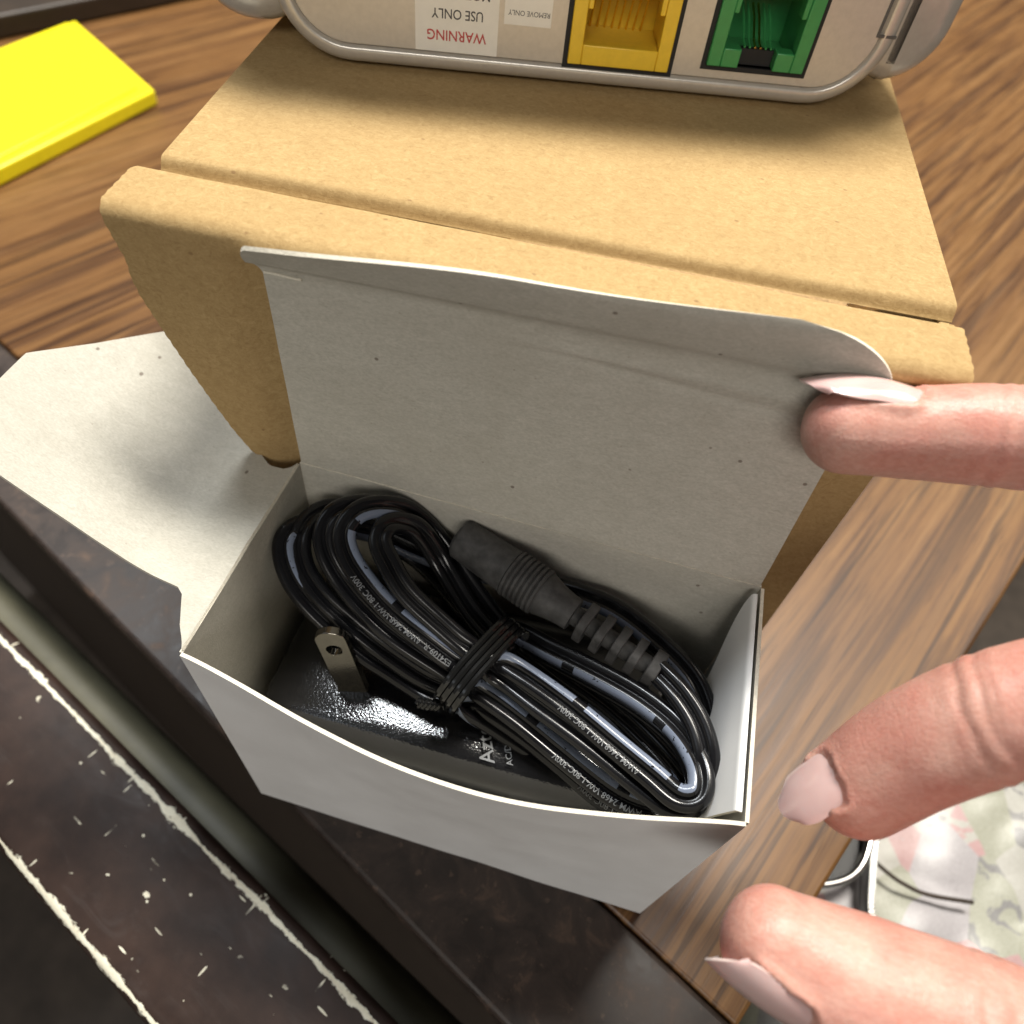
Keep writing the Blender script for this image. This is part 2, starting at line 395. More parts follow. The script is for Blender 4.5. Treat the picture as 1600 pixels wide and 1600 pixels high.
M = dict(
    kraft=mat_kraft(), grey=mat_greyboard(), white=mat_whiteboard(), wood=mat_wood(), trim=mat_trim(),
    edge=mat_plain('cut_board_edge', (0.66, 0.62, 0.52), 0.9, var=0.12, nscale=1.2, bump=0.3, bscale=2.5),
    kedge=mat_plain('corrugated_edge', (0.34, 0.22, 0.10), 0.9, var=0.3, nscale=0.8, bump=0.6, bscale=1.0),
    cord=mat_cord(), skin=mat_skin(), nail=mat_nail(), adapter=mat_adapter(), bag=mat_bag(),
    nailtip=mat_plain('nail_free_edge', (0.66, 0.54, 0.50), 0.35, var=0.06, nscale=0.6, bump=0.2),
    print=mat_plain('grey_cord_print', (0.14, 0.145, 0.15), 0.6, var=0.3, nscale=2.0),
    rubber=mat_plain('dusty_grey_rubber', (0.052, 0.051, 0.050), 0.58, spec=0.35, var=0.45, nscale=0.35, bump=0.15, bscale=1.5),
    tie=mat_plain('glossy_black_tie', (0.006, 0.006, 0.006), 0.13, spec=0.6, var=0.1),
    nickel=mat_plain('nickel_plate', (0.22, 0.205, 0.175), 0.17, metal=1.0, var=0.08, nscale=0.5, bump=0.06),
    silver=mat_plain('champagne_plastic', (0.58, 0.535, 0.465), 0.34, metal=0.25, spec=0.5, var=0.05, nscale=0.8, bump=0.05, bscale=3.0),
    shell=mat_plain('silver_shell_plastic', (0.60, 0.565, 0.505), 0.27, metal=0.4, spec=0.5, var=0.05, nscale=0.6, bump=0.04, bscale=3.0),
    seam=mat_plain('dark_seam', (0.10, 0.095, 0.09), 0.6),
    sticker=mat_plain('white_sticker', (0.80, 0.775, 0.70), 0.5, var=0.03, nscale=0.4),
    ink=mat_plain('black_ink', (0.05, 0.045, 0.045), 0.6), red=mat_plain('red_ink', (0.50, 0.06, 0.055), 0.6),
    yjack=mat_plain('yellow_plastic', (0.78, 0.52, 0.035), 0.34, var=0.05, nscale=0.5),
    gjack=mat_plain('green_plastic', (0.045, 0.27, 0.08), 0.34, var=0.06, nscale=0.5),
    jrim=mat_plain('black_gap', (0.012, 0.012, 0.012), 0.7),
    gold=mat_plain('gold_contact', (0.85, 0.62, 0.25), 0.25, metal=1.0),
    yellow=mat_plain('bright_yellow_plastic', (0.86, 0.74, 0.01), 0.4, var=0.05, nscale=0.2),
    black=mat_plain('black_leather', (0.012, 0.011, 0.011), 0.4, var=0.2, bump=0.2),
    chrome=mat_plain('polished_silver', (0.82, 0.82, 0.80), 0.16, metal=1.0, var=0.04),
    olive=mat_plain('drab_olive_paint', (0.11, 0.103, 0.066), 0.55, var=0.18, nscale=0.05, bump=0.1),
    floor=mat_plain('dark_floor', (0.075, 0.058, 0.045), 0.6, var=0.3, nscale=0.02),
    dark=mat_plain('dark_brown_cover', (0.03, 0.02, 0.013), 0.5, var=0.25, nscale=0.05),
)

# ------------------------------------------------------------------ setting: desk, ledge, gap, floor
PHI = math.radians(-26.5)
DX = Vector((math.cos(PHI), math.sin(PHI), 0)); DY = Vector((-math.sin(PHI), math.cos(PHI), 0))
A0, A1 = at(200, 994, 0), at(782, 1596, 0)          # front arris of the desk trim
B0, B1 = at(1000, 1453, 0), at(1119, 1587, 0)       # joint between trim and wood
E0, E1 = at(1331, 1316, 0), at(1187, 1550, 0)       # right edge of the desk
def line_x(p, q, r, s):                              # crossing of two plan lines
    d1 = q - p; d2 = s - r
    t = ((r.x - p.x) * d2.y - (r.y - p.y) * d2.x) / (d1.x * d2.y - d1.y * d2.x)
    return p + d1 * t
Adir = (A1 - A0).normalized(); 
An = Vector((-Adir.y, Adir.x, 0))
Bp = (B0 + B1) / 2
Bdir = (Adir + DX).normalized()
Edir = (E0 - E1).normalized()
cA = line_x(A0, A1, E0, E1); cB = line_x(Bp, Bp + Bdir, E0, E1)
farE = cB + Edir * 1500
lA = A0 - Adir * 900; lB = Bp - Bdir * 1050
desk = thing('desk', (0, 0, 0), 'wood grain desk top with dark brown edge trim under the boxes', 'desk', PHI)
mb = MB()
poly = [cB, farE, farE - DX * 1900, lB + Vector((0, 0, 0))]
mb.v = [Vector((p.x, p.y, 0)) for p in poly] + [Vector((p.x, p.y, -34)) for p in poly]
mb.f = [(0, 1, 2, 3), (7, 6, 5, 4)] + [(i, i + 4, (i + 1) % 4 + 4, (i + 1) % 4) for i in range(4)]; mb.m = [0] * 6
mb.build('wood_top', M['wood'], desk, bevel=1.2)
mb = MB()
g = An * 0.5
poly = [cA, cB - g, lB - g, lA]
mb.v = [Vector((p.x, p.y, 0.6)) for p in poly] + [Vector((p.x, p.y, -8)) for p in poly]
mb.f = [(0, 1, 2, 3), (7, 6, 5, 4)] + [(i, i + 4, (i + 1) % 4 + 4, (i + 1) % 4) for i in range(4)]; mb.m = [0] * 6
mb.build('edge_trim', M['trim'], desk, bevel=1.6, segs=3)
# body of the desk below, set back from the edge
mb = MB()
for p in (lA + An * 22 , cA + An * 22 - Adir * 18): pass
q = [lA + An * 26, cA + An * 26 - Adir * 20, cA + An * 700 - Adir * 20, lA + An * 700]
mb.v = [Vector((p.x, p.y, -34.5)) for p in q] + [Vector((p.x, p.y, -900)) for p in q]
mb.f = [(0, 1, 2, 3), (7, 6, 5, 4)] + [(i, i + 4, (i + 1) % 4 + 4, (i + 1) % 4) for i in range(4)]; mb.m = [0] * 6
mb.build('desk_body', M['dark'], desk)

# ledge in front of the desk
ZL = -20
C0, C1 = at(200, 1171, ZL), at(620, 1596, ZL)
S0, S1 = at(200, 1202, ZL), at(576, 1587, ZL)
T0 = at(200, 1552, ZL)
Cd = (C1 - C0).normalized(); Cn = Vector((-Cd.y, Cd.x, 0))       # Cn points to the desk
wid = abs((T0 - C0).dot(Cn)); sw = abs((S0 - C0).dot(Cn))
ang = math.atan2(Cd.y, Cd.x)
org = C0
ledge = thing('painted_ledge', (org.x, org.y, ZL), 'dark brown painted ledge with chipped cream edges in front of desk', 'ledge', ang)
mb = MB()
L0, L1 = -700, 500
prof = [(0.0, -60), (0.0, -3.0), (-0.6, -1.2), (-2.0, -0.3), (-sw, 0.0), (-sw - 1.0, 0.15), (-wid + 1.5, 0.15), (-wid - 0.5, -0.8), (-wid - 2.0, -4), (-wid - 2.2, -200)]
pts = []
NS = 60
for i in range(NS + 1):
    x = lerp(L0, L1, i / NS)
    for (yy, zz) in prof: pts.append(org + Cd * x + Cn * yy + Vector((0, 0, zz)))
K = len(prof); ff = []
for i in range(NS):
    for k in range(K - 1): ff.append((i*K+k, (i+1)*K+k, (i+1)*K+k+1, i*K+k+1))
mb.add(pts, ff)
mb.build('ledge_panel', mat_chipped([(-sw, 4.6), (-wid, 5.5)]), ledge, smooth=True, angle=60)
# olive surface down in the gap between the two
mb = MB()
oz = -58
p0 = C0 - Cd * 700 - Cn * 1; p1 = C0 + Cd * 420 - Cn * 1
v = []
for p in (p0, p1):
    for yy, zz in ((-0.5, -46), (2, -45.2), (6, -45.5), (9.5, -47.5), (12.0, -52), (14, -64), (15, -160)): v.append(p + Cn * yy + Vector((0, 0, zz - p.z)))
f = [(k, k + 7, k + 8, k + 1) for k in range(6)]
mb.add(v, f)
tag(mb.build('gap_channel', M['olive'], None, smooth=True), kind='structure')
mb = MB(); mb.add([(-3000, -3000, -1000), (3000, -3000, -1000), (3000, 3000, -1000), (-3000, 3000, -1000)], [(0, 1, 2, 3)])
tag(mb.build('floor', M['floor']), kind='structure')

# ------------------------------------------------------------------ kraft box
ZT = 145.5
FL, FR_, LB = at(245, 250, ZT), at(1400, 470, ZT), at(410, 50, ZT)
fd = (FR_ - FL); fd.z = 0; fd.normalize()
fn_ = Vector((-fd.y, fd.x, 0))
rightx = 123.0
LT = (LB - FL).normalized()
kb = thing('cardboard_box', (FL.x, FL.y, 0), 'brown kraft cardboard box with its tuck flap hanging down in front', 'box')
TH = 2.2
wR = (rightx - FL.x) / fd.x                      # width along the front
depth = 230
yaw = math.atan2(fd.y, fd.x)
def kp(s, t, z): return Vector((FL.x, FL.y, 0)) + fd * s + fn_ * t + Vector((0, 0, z))
t_front = -10.0                                  # front wall stands ahead of the crease
def kpl(s, t, z):                                # lid: left edge flares slightly backwards as in the photo
    return kp(s - 0.075 * max(t, 0) * (1 - s / wR), t, z)
# lid top
mb = MB()
mb.sheet(lambda u, v: kpl(lerp(0, wR, u), lerp(0.2, depth, v ** 3), ZT + 0.25 * math.sin(u * 7) * math.sin(v * 5) - 2.4 * math.exp(-(lerp(0.2, depth, v ** 3) / 1.2) ** 2)), 24, 50, -TH, (0, 0, 1))
mb.build('lid', [M['kraft'], M['kedge']], kb, smooth=True)
# front strip of the lid, bending over into the hanging tuck flap
Lb, Rb = -6.0, wR + 1.0
def flap_prof(t):
    """t in strip/flap length -> (forward, drop)"""
    strip = 13.0
    if t < strip: return (t, 0.03 * t)
    r = 3.4; a = (t - strip) / r
    am = math.radians(90)
    if a < am: return (strip + r * math.sin(a), 0.03 * strip + r * (1 - math.cos(a)))
    e = (a - am) * r
    return (strip + r * math.sin(am) + e * math.cos(am) * 0.9, 0.03 * strip + r * (1 - math.cos(am)) + e * math.sin(am))
# taper of the flap's left side: (drop below the lid, position along the front), traced in the flap's own plane
FPL = kp(0, -0.2 - 16.4, 0)
def on_flap(x, y):
    d = ray(x, y); q = CAM + d * ((FPL - CAM).dot(fn_) / d.dot(fn_)); return (ZT - q.z, (q - kp(0, 0, 0)).dot(fd))
TAPER = sorted(on_flap(x, y) for x, y in ((196, 405), (204, 432), (218, 460), (262, 527), (298, 580), (334, 630), (364, 670), (390, 700), (410, 717), (426, 728), (440, 734), (452, 736)))
FLEN = 13.0 + 3.4 * (math.pi / 2 - 1) + TAPER[-1][0] - 0.4
def left_edge(t):
    d = flap_prof(t)[1] if t > 0 else 0
    s0 = -3.4
    if d <= TAPER[0][0]:
        s = s0 + (TAPER[0][1] - s0) * max(0, min(1, d / TAPER[0][0]))
        if t < 4: s += 3.6 * (1 - t / 4.0) ** 2
        return s
    for (d0, a0), (d1, a1) in zip(TAPER, TAPER[1:]):
        if d <= d1: return lerp(a0, a1, (d - d0) / max(1e-6, d1 - d0))
    return TAPER[-1][1]
def right_edge(t):
    s = wR + 1.0
    if t > 24: s -= 0.42 * (t - 24)
    if t > FLEN - 14:
        q = (t - (FLEN - 14)) / 14; s -= 17 * (1 - math.sqrt(max(0, 1 - q * q)))
    return s
def flap_pt(u, v):
    t = FLEN * (v if v < 0.55 else v) + 0.0
    s = lerp(left_edge(t), right_edge(t), u)
    fwd, drop = flap_prof(t)
    wav = 0.12 * math.sin(t * 2.6) if (u in (0.0, 1.0)) else 0
    p = kp(s + wav, -0.2 - fwd + 1.3 * math.exp(-t * 1.5), ZT - 0.2 - 0.9 * u - drop - 2.2 * math.exp(-(t / 1.5) ** 2))
    # the white carton pushes the flap back where it stands behind the lid
    push = 3.9 * sstep(-9, 0, p.x) * sstep(2, 9, drop)
    p.y += push
    p.z += 0.25 * pnoise(Vector((s * 0.05, t * 0.05, 1)))
    return p
mb = MB()
mb.sheet(flap_pt, 60, 110, TH, (0, 0, 1))
fo = mb.build('tuck_flap', [M['kraft'], M['kedge']], kb, smooth=True, angle=50)
# walls
zt = ZT - TH - 0.3
def wall(name, a, b, inner):
    mb = MB(); n = inner.normalized() * TH
    mb.v = [a, b, b + n, a + n]; mb.v = [Vector((p.x, p.y, 0.3)) for p in mb.v] + [Vector((p.x, p.y, zt)) for p in mb.v]
    mb.f = [(3, 2, 1, 0), (4, 5, 6, 7)] + [(i, (i + 1) % 4, (i + 1) % 4 + 4, i + 4) for i in range(4)]; mb.m = [0] * 6
    mb.build(name, M['kraft'], kb, bevel=0.4)
wy = -9.6
wall('front_wall', kp(13, wy, 0), kp(wR, wy, 0), fn_)
wall('back_wall', kp(13, depth - 2, 0), kp(wR, depth - 2, 0), -fn_)
wall('side_wall', kp(13.0, wy + TH + .1, 0), kp(13.0, depth - 2 - TH - .1, 0), fd)
wall('side_wall', kp(wR, wy + TH + .1, 0), kp(wR, depth - 2 - TH - .1, 0), -fd)

# ------------------------------------------------------------------ modem on the kraft box
MO = at(520, 95, 147); MO.z = ZT + 0.3
mth = math.radians(14.7)
modem = thing('cable_modem', (MO.x, MO.y, MO.z), 'champagne silver modem with yellow and green jacks lying on cardboard box', 'modem', mth)
me_, mn_ = Vector((math.cos(mth), math.sin(mth), 0)), Vector((-math.sin(mth), math.cos(mth), 0))
def mp(s, t, h): return MO + me_ * s + mn_ * t + Vector((0, 0, h))
def rrect(x0, x1, z0, z1, r, n=10):
    out = []
    for cx, cz, a0 in ((x1 - r, z0 + r, -90), (x1 - r, z1 - r, 0), (x0 + r, z1 - r, 90), (x0 + r, z0 + r, 180)):
        for k in range(n + 1):
            a = math.radians(a0 + 90 * k / n); out.append((cx + r * math.cos(a), cz + r * math.sin(a)))
    return out
def loft(mb, rings, mi=0, cap0=False, cap1=False):
    n = len(rings[0]); v = [p for r in rings for p in r]
    f = [(i*n+k, i*n+(k+1) % n, (i+1)*n+(k+1) % n, (i+1)*n+k) for i in range(len(rings)-1) for k in range(n)]
    if cap0: f.append(tuple(range(n))[::-1])
    if cap1: f.append(tuple((len(rings)-1)*n+k for k in range(n)))
    mb.add(v, f, mi)
X0, X1, ZH = -13.0, 128.0, 66.0
def mring(ins, t, r=17): return [mp(x, t, z) for x, z in rrect(X0 + ins, X1 - ins, ins, ZH - ins, max(r - ins, 3))]
mb = MB()
loft(mb, [mring(5.0, 2.6), mring(4.45, 2.2), mring(4.3, 0.95), mring(3.9, 0.6), mring(2.4, 0.75), mring(1.1, 1.7), mring(0.3, 3.6), mring(0.0, 7), mring(-0.3, 12), mring(1.2, 24), mring(1.0, 60), mring(1.5, 200)], 0, False, True)
mb.build('bezel', M['shell'], modem, smooth=True, angle=60)
mb = MB()
loft(mb, [mring(5.0, 1.0), mring(4.75, 1.3), mring(4.75, 2.4)], 0, True, False)
mb.build('face_plate', M['silver'], modem, smooth=True, angle=40)
def cheek(xa, xb):
    mb = MB()
    def cr(ins, t): return [mp(x, t, z) for x, z in rrect(xa + ins, xb - ins, 4.5 + ins, ZH - 5 - ins, 13 - ins)]
    loft(mb, [cr(5, 7), cr(2, 7.8), cr(0.5, 9.6), cr(0, 12), cr(0, 150), cr(3, 185)], 0, True, True)
    mb.build('side_shell', M['shell'], modem, smooth=True, angle=60)
cheek(X0 - 19, X0 + 9); cheek(X1 - 9, X1 + 15)
# stickers and their print (upside down, as the modem lies)
def plate(name, x0, x1, z0, z1, t, th, m, skew=0.0):
    mb = MB(); mb.v = [mp(x0 + skew*(z0 - z1)*0, t, z0), mp(x1, t, z0), mp(x1, t, z1), mp(x0, t, z1), mp(x0, t - th, z0), mp(x1, t - th, z0), mp(x1, t - th, z1), mp(x0, t - th, z1)]
    mb.f = [(0,1,2,3),(7,6,5,4),(0,4,5,1),(1,5,6,2),(2,6,7,3),(3,7,4,0)]; mb.m = [0]*6
    return mb.build(name, m, modem)
FACE = 1.0
st = plate('warning_sticker', 19.0, 37.5, 5.0, 31, FACE - 0.02, 0.1, M['sticker'])
st2 = plate('small_sticker', 38.7, 49.2, 11.8, 27, FACE - 0.02, 0.08, M['sticker'])
def letters(s, size, cx, cz, t, m, par, flip=True, bold=0.0, sx=1.0):
    v, f = text_mesh(s, size, bold, 'CENTER')
    mb = MB(); k = -1 if flip else 1
    mb.add([mp(cx + k * p.x * sx, t, cz + k * p.y) for p in v], f)
    return mb.build('lettering', m, par)
letters('WARNING', 3.0, 28.2, 9.4, FACE - 0.16, M['red'], st, bold=0.03, sx=0.92)
letters('USE ONLY', 2.75, 28.4, 13.6, FACE - 0.16, M['ink'], st, bold=0.02, sx=0.9)
letters('MOTOROLA', 2.75, 28.2, 17.6, FACE - 0.16, M['ink'], st, bold=0.02, sx=0.95)
letters('REMOVE ONLY', 1.45, 44.2, 14.7, FACE - 0.14, M['ink'], st2, sx=0.95)
def jack(name, x0, x1, z0, z1, m, label, green=False):
    mb = MB(); b = 1.1
    T0, T1 = FACE - 1.1, FACE + 15.5
    def bx(xa, xb, za, zb, ta, tb, mi=0):
        v = [mp(x, t, z) for z in (za, zb) for (x, t) in ((xa, ta), (xb, ta), (xb, tb), (xa, tb))]
        mb.add(v, [(3,2,1,0),(4,5,6,7),(0,1,5,4),(1,2,6,5),(2,3,7,6),(3,0,4,7)], mi)
    w = 3.1
    # frame bars; the opening has stepped sides
    bx(x0, x0 + w, z0, z1, T0, FACE + 2.5); bx(x1 - w, x1, z0, z1, T0, FACE + 2.5)
    if not green:
        bx(x0 + w, x1 - w, z0, z0 + 4.2, T0, FACE + 2.5)
    else:
        bx(x0 + w, x0 + 7.2, z0, z0 + 3.9, T0, FACE + 2.5); bx(x1 - 7.2, x1 - w, z0, z0 + 3.9, T0, FACE + 2.5)
    bx(x0 + w, x1 - w, z1 - 3.2, z1, T0, FACE + 2.5)
    for sx_ in (0, 1):
        xa = x0 + w if sx_ == 0 else x1 - w - 1.2
        bx(xa, xa + 1.2, z1 - 9, z1 - 3.2, T0 + 0.3, FACE + 2.5)
    # cavity walls and back
    bx(x0 + 1.0, x0 + 2.2, z0 + .3, z1 - .3, FACE + 2.5, T1); bx(x1 - 2.2, x1 - 1.0, z0 + .3, z1 - .3, FACE + 2.5, T1)
    bx(x0 + 2.2, x1 - 2.2, z0 + 0.3, z0 + (3.0 if not green else 1.0), FACE + 2.5, T1); bx(x0 + 2.2, x1 - 2.2, z1 - 1.6, z1 - .4, FACE + 2.5, T1)
    bx(x0 + 1.0, x1 - 1.0, z0 + .3, z1 - .3, T1, T1 + 1)
    o = mb.build(name, m, modem, bevel=0.25)
    tag(o, label)
    # black gap round the jack
    mb = MB()
    bx(x0 - b, x1 + b, z0 - b, z1 + b, FACE - 0.18, FACE + 0.25)
    # cut as four bars
    mb = MB()
    bx(x0 - b, x0 - .05, z0 - b, z1 + b, FACE - 0.15, FACE + .5); bx(x1 + .05, x1 + b, z0 - b, z1 + b, FACE - 0.15, FACE + .5)
    bx(x0 - .05, x1 + .05, z0 - b, z0 - .05, FACE - 0.15, FACE + .5); bx(x0 - .05, x1 + .05, z1 + .05, z1 + b, FACE - 0.15, FACE + .5)
    mb.build('jack_gap', M['jrim'], o)
    nC = 8 if not green else 6
    for k in range(nC):
        mb = MB()
        xc = lerp(x0 + 5.6, x1 - 5.6, k / (nC - 1)) if not green else lerp(x0 + 8.2, x1 - 8.2, k / (nC - 1))
        if green:
            mb.tube([mp(xc, FACE + 1.2, z0 + 3.8), mp(xc, FACE + 4, z0 + 4.4), mp(xc, FACE + 9, z0 + 7.5), mp(xc, FACE + 13, z0 + 9)], 0.28, 6)
            mb.build('contact', M['gold'] if k in (2, 3) else M['gjack'], o, smooth=True)
        else:
            mb.tube([mp(xc, FACE + 3.5, z1 - 2.2), mp(xc, FACE + 7, z1 - 4.5), mp(xc, FACE + 13, z0 + 5), mp(xc, FACE + 13.8, z0 + 3.2)], 0.27, 6)
            mb.build('contact', M['gold'], o, smooth=True)
            if k == 0: continue
    if green:
        mb = MB(); bx(x0 + 7.3, x1 - 7.3, z0 + 0.1, z0 + 3.4, FACE + 1.4, FACE + 3); mb.build('key_slot', M['jrim'], o)
    return o
jack('ethernet_jack', 53.8, 77.2, 5.4, 25.5, M['yjack'], 'yellow ethernet jack')
jack('phone_jack', 85.8, 108.4, 7.8, 27.5, M['gjack'], 'green phone jack', True)
# cut the plate open behind the jacks
plate_o = [c for c in modem.children if c.name.startswith('face_plate')][0]
def cutter(x0, x1, z0, z1):
    mb = MB(); v = [mp(x, t, z) for z in (z0, z1) for (x, t) in ((x0, -2), (x1, -2), (x1, 18), (x0, 18))]
    mb.add(v, [(3,2,1,0),(4,5,6,7),(0,1,5,4),(1,2,6,5),(2,3,7,6),(3,0,4,7)]); return mb
def knife_plate():
    """replace the front cap of the face plate with one that has two openings"""
    me = plate_o.data; bm = bmesh.new(); bm.from_mesh(me)
    inv = plate_o.matrix_world.inverted()
    xs = [(53.0, 78.0, 4.6, 26.3), (85.0, 109.2, 7.0, 28.3)]
    def P(x, z): return inv @ (mp(x, FACE, z) * U)
    Rl = inv.to_3x3()
    for (xa, xb, za, zb) in xs:
        for x in (xa, xb): bmesh.ops.bisect_plane(bm, geom=bm.verts[:] + bm.edges[:] + bm.faces[:], plane_co=P(x, 0), plane_no=(Rl @ me_).normalized())
        for z in (za, zb): bmesh.ops.bisect_plane(bm, geom=bm.verts[:] + bm.edges[:] + bm.faces[:], plane_co=P(0, z), plane_no=(Rl @ Vector((0, 0, 1))).normalized())
    kill = []
    for f_ in bm.faces:
        q = (plate_o.matrix_world @ f_.calc_center_median()) / U - MO
        x, z = q.dot(me_), q.z
        if any(xa < x < xb and za < z < zb for (xa, xb, za, zb) in xs): kill.append(f_)
    bmesh.ops.delete(bm, geom=kill, context='FACES_ONLY')
    bmesh.ops.recalc_face_normals(bm, faces=bm.faces)
    bm.to_mesh(me); bm.free()
knife_plate()
# side latch seam on the right of the face
plate('latch_seam', 122.3, 122.9, 16.5, 40, 0.98, 0.25, M['seam']); plate('latch_seam', 122.9, 126.8, 16.5, 17.1, 0.98, 0.35, M['seam'])

# ------------------------------------------------------------------ white carton
L, Wd, H = 110.0, 52.0, 86.2
T = 0.75
wb = thing('white_carton', (L/2, Wd/2, 0.7), 'small white carton standing open with grey inside and raised lid flap', 'carton')
Z0 = 0.9
def bow(x, z):                                   # the front panel bulges outwards at the rim
    u = max(0, min(1, x / L))
    return -8.6 * (math.sin(math.pi * u ** 1.08)) ** 1.15 * (max(0, z) / H) ** 1.7
mats3 = [M['grey'], M['white'], M['edge']]
mb = MB(); mb.sheet(lambda u, v: (u * L, bow(u * L, v * H) + 0.35 * pnoise(Vector((u*6, v*5, 3))) * math.sin(math.pi*u), Z0 + v * (H - Z0) - 0.5 * math.sin(u*math.pi)), 60, 30, T)
# inner = +y side : sheet() offsets along the normal a x b = x cross z = -y, so A (grey) is inside
mb.build('front_panel', mats3, wb, smooth=True)
mb = MB(); mb.sheet(lambda u, v: ((1 - u) * L, Wd + 0.25 * pnoise(Vector((u*5, v*5, 9))), Z0 + v * (H - Z0 - 0.2)), 30, 20, T)
mb.build('back_panel', mats3, wb, smooth=True)
mb = MB(); mb.sheet(lambda u, v: (0.0 + 0.9 * math.sin(v*math.pi) * math.sin(u*math.pi), (1 - u) * (Wd - .2) + .1, Z0 + v * (H - Z0 - 0.4)), 24, 20, T)
mb.build('side_panel', mats3, wb, smooth=True)
mb = MB(); mb.sheet(lambda u, v: (L + 0.7 * math.sin(v*math.pi) * math.sin(u*math.pi), u * (Wd - .2) + .1, Z0 + v * (H - Z0 - 0.4)), 24, 20, T)
mb.build('side_panel', mats3, wb, smooth=True)
mb = MB(); mb.sheet(lambda u, v: (lerp(.8, L - .8, u), lerp(Wd - .8, .8, v), Z0 + 0.1), 8, 6, T * 0.9)
mb.build('bottom_panel', mats3, wb)
# lid flap: hinge on the back rim, panel, then the tuck tab leaning forward
FLP = 51.5
def lid_pt(u, v):
    """u 0..1 across, v 0..1 up (panel to 0.80, tab above)"""
    vp = 0.80
    x = u * (L - 0.6) + 0.3
    lean = lerp(0.012, 0.135, u)                         # right end is pulled back further
    if v <= vp:
        h = FLP * v / vp
        belly = 0.7 * math.sin(math.pi * v / vp) * math.sin(math.pi * u)
        y = Wd + 0.2 + h * lean + belly + 0.4 * pnoise(Vector((u*4, v*4, 5)))
        z = H - 0.1 + h * math.sqrt(1 - lean * lean)
        y += (0.45 * math.exp(-((v - 0.715 - 0.02 * math.sin(u * 5)) / 0.012) ** 2) - 0.4 * math.exp(-((v - 0.745) / 0.015) ** 2)) * sstep(0.35, 0.6, u)
        return Vector((x, y, z))
    h = (v - vp) / (1 - vp) * lerp(10.8, 14.0, sstep(0.05, 0.5, u))
    a = math.atan(lean) - math.radians(lerp(36, 20, u)) * min(1, h / 3.5)
    y = Wd + 0.2 + FLP * lean + h * math.sin(a); z = H - 0.1 + FLP * math.sqrt(1 - lean * lean) + h * math.cos(a)
    # rounded ends of the tab
    k = (v - vp) / (1 - vp)
    insL = 6.5 * (1 - math.sqrt(max(0, 1 - max(0, (k - 0.25) / 0.75) ** 2)))
    insR = 20.0 * (1 - math.sqrt(max(0, 1 - k ** 2)))
    xl = lerp(0.3, -1.5, min(1, k * 3)) + insL * 0.75; xr = L - 0.3 + 3.5 * min(1, k * 3) - insR
    return Vector((lerp(xl, xr, u), y, z + 0.5 * math.sin(u * math.pi * 2.2) * k))
mb = MB(); mb.sheet(lambda u, v: lid_pt(u, v), 64, 90, -T, (0, 1, 2))
mb.build('lid_flap', mats3, wb, smooth=True, angle=50)
# short slits beside the tab crease (cut edge showing)
mb = MB()
p = [lid_pt(0.004 + 0.065 * k / 6, 0.803) + Vector((0, -0.25, 0.12 + 0.1 * math.sin(k))) for k in range(7)]
mb.tube(p, 0.26, 5); mb.build('slit_edge', M['edge'], wb)
# left dust flap: springs open to the outside
def dust_l(u, v):
    """u along hinge (front->back), v outwards"""
    s = v * 64.0
    def pl(tab):
        for (s0, y0), (s1, y1) in zip(tab, tab[1:]):
            if s <= s1: return lerp(y0, y1, (s - s0) / (s1 - s0))
        return tab[-1][1]
    front = pl([(0, 0.5), (4, 5.5), (8, 12.2), (10, 13.6), (14, 14.2), (64, 21)])
    back = pl([(0, 51.2), (2.5, 49), (7, 49.5), (9, 51), (16, 56), (24, 62), (44, 74.5), (46, 74), (64, 47)])
    y = lerp(front, back, u)
    q = (s - 19) / 3.5
    z = H - 0.3 - 0.20 * s + 0.70 * 3.5 * (math.log(1 + math.exp(q)) if q < 30 else q)
    z += 0.5 * pnoise(Vector((s*.05, y*.05, 2))) + 0.12 * pnoise(Vector((s*.2, y*.2, 5))) - 0.25 * math.exp(-((s - 1.2) / 0.7) ** 2)
    return Vector((-s * 0.93, y, z))
mb = MB(); mb.sheet(lambda u, v: dust_l(u, v), 44, 64, T, (1, 0, 2))
mb.build('dust_flap', mats3, wb, smooth=True)
# right dust flap: folded down inside, white side showing
def dust_r(u, v):
    s = v * 30.0
    back = lerp(49.5, 37.0, sstep(0.05, 0.75, v)); front = lerp(1.4, 4.5, v)
    y = lerp(front, back, u)
    if s < 2.2: x = L - 0.9 - 1.1 * math.sin(s / 2.2 * 1.57); z = H + 0.35 - 0.9 * (1 - math.cos(s / 2.2 * 1.57))
    else: x = L - 2.0 - (s - 2.2) * 0.10 - 1.2 * math.sin((s - 2.2) / 28 * 3.0); z = H - 0.55 - (s - 2.2) * 0.985
    return Vector((x, y, z + 0.0))
mb = MB(); mb.sheet(lambda u, v: dust_r(u, v), 24, 30, -T * 0.9, (1, 0, 2))
mb.build('dust_flap', mats3, wb, smooth=True)

# ------------------------------------------------------------------ adapter, cord, connector
ad = thing('power_adapter', (55, 26, 2.5), 'black wall plug power adapter with coiled cord lying inside white carton', 'power adapter')
tilt = Matrix.Rotation(math.radians(-4), 4, 'Y')
AO = Vector((52, 25, 0))
def ap(x, y, z): return AO + tilt.to_3x3() @ Vector((x, y, z)) + Vector((0, 0, 32.5))
# housing: rounded box body
def aring(ins, z):
    return [ap(x, y, z) for x, y in rrect(-46 + ins, 50 - ins, -21.5 + ins, 22.5 - ins, max(9 - ins, 2.5), 8)]
mb = MB()
loft(mb, [aring(2.5, -22), aring(0.6, -20), aring(0, -17), aring(0, 18), aring(0.5, 20.5), aring(2.0, 22.4), aring(4.0, 23.0)], 0, True, True)
mb.build('housing', M['adapter'], ad, smooth=True, angle=60)
AT = 23.0
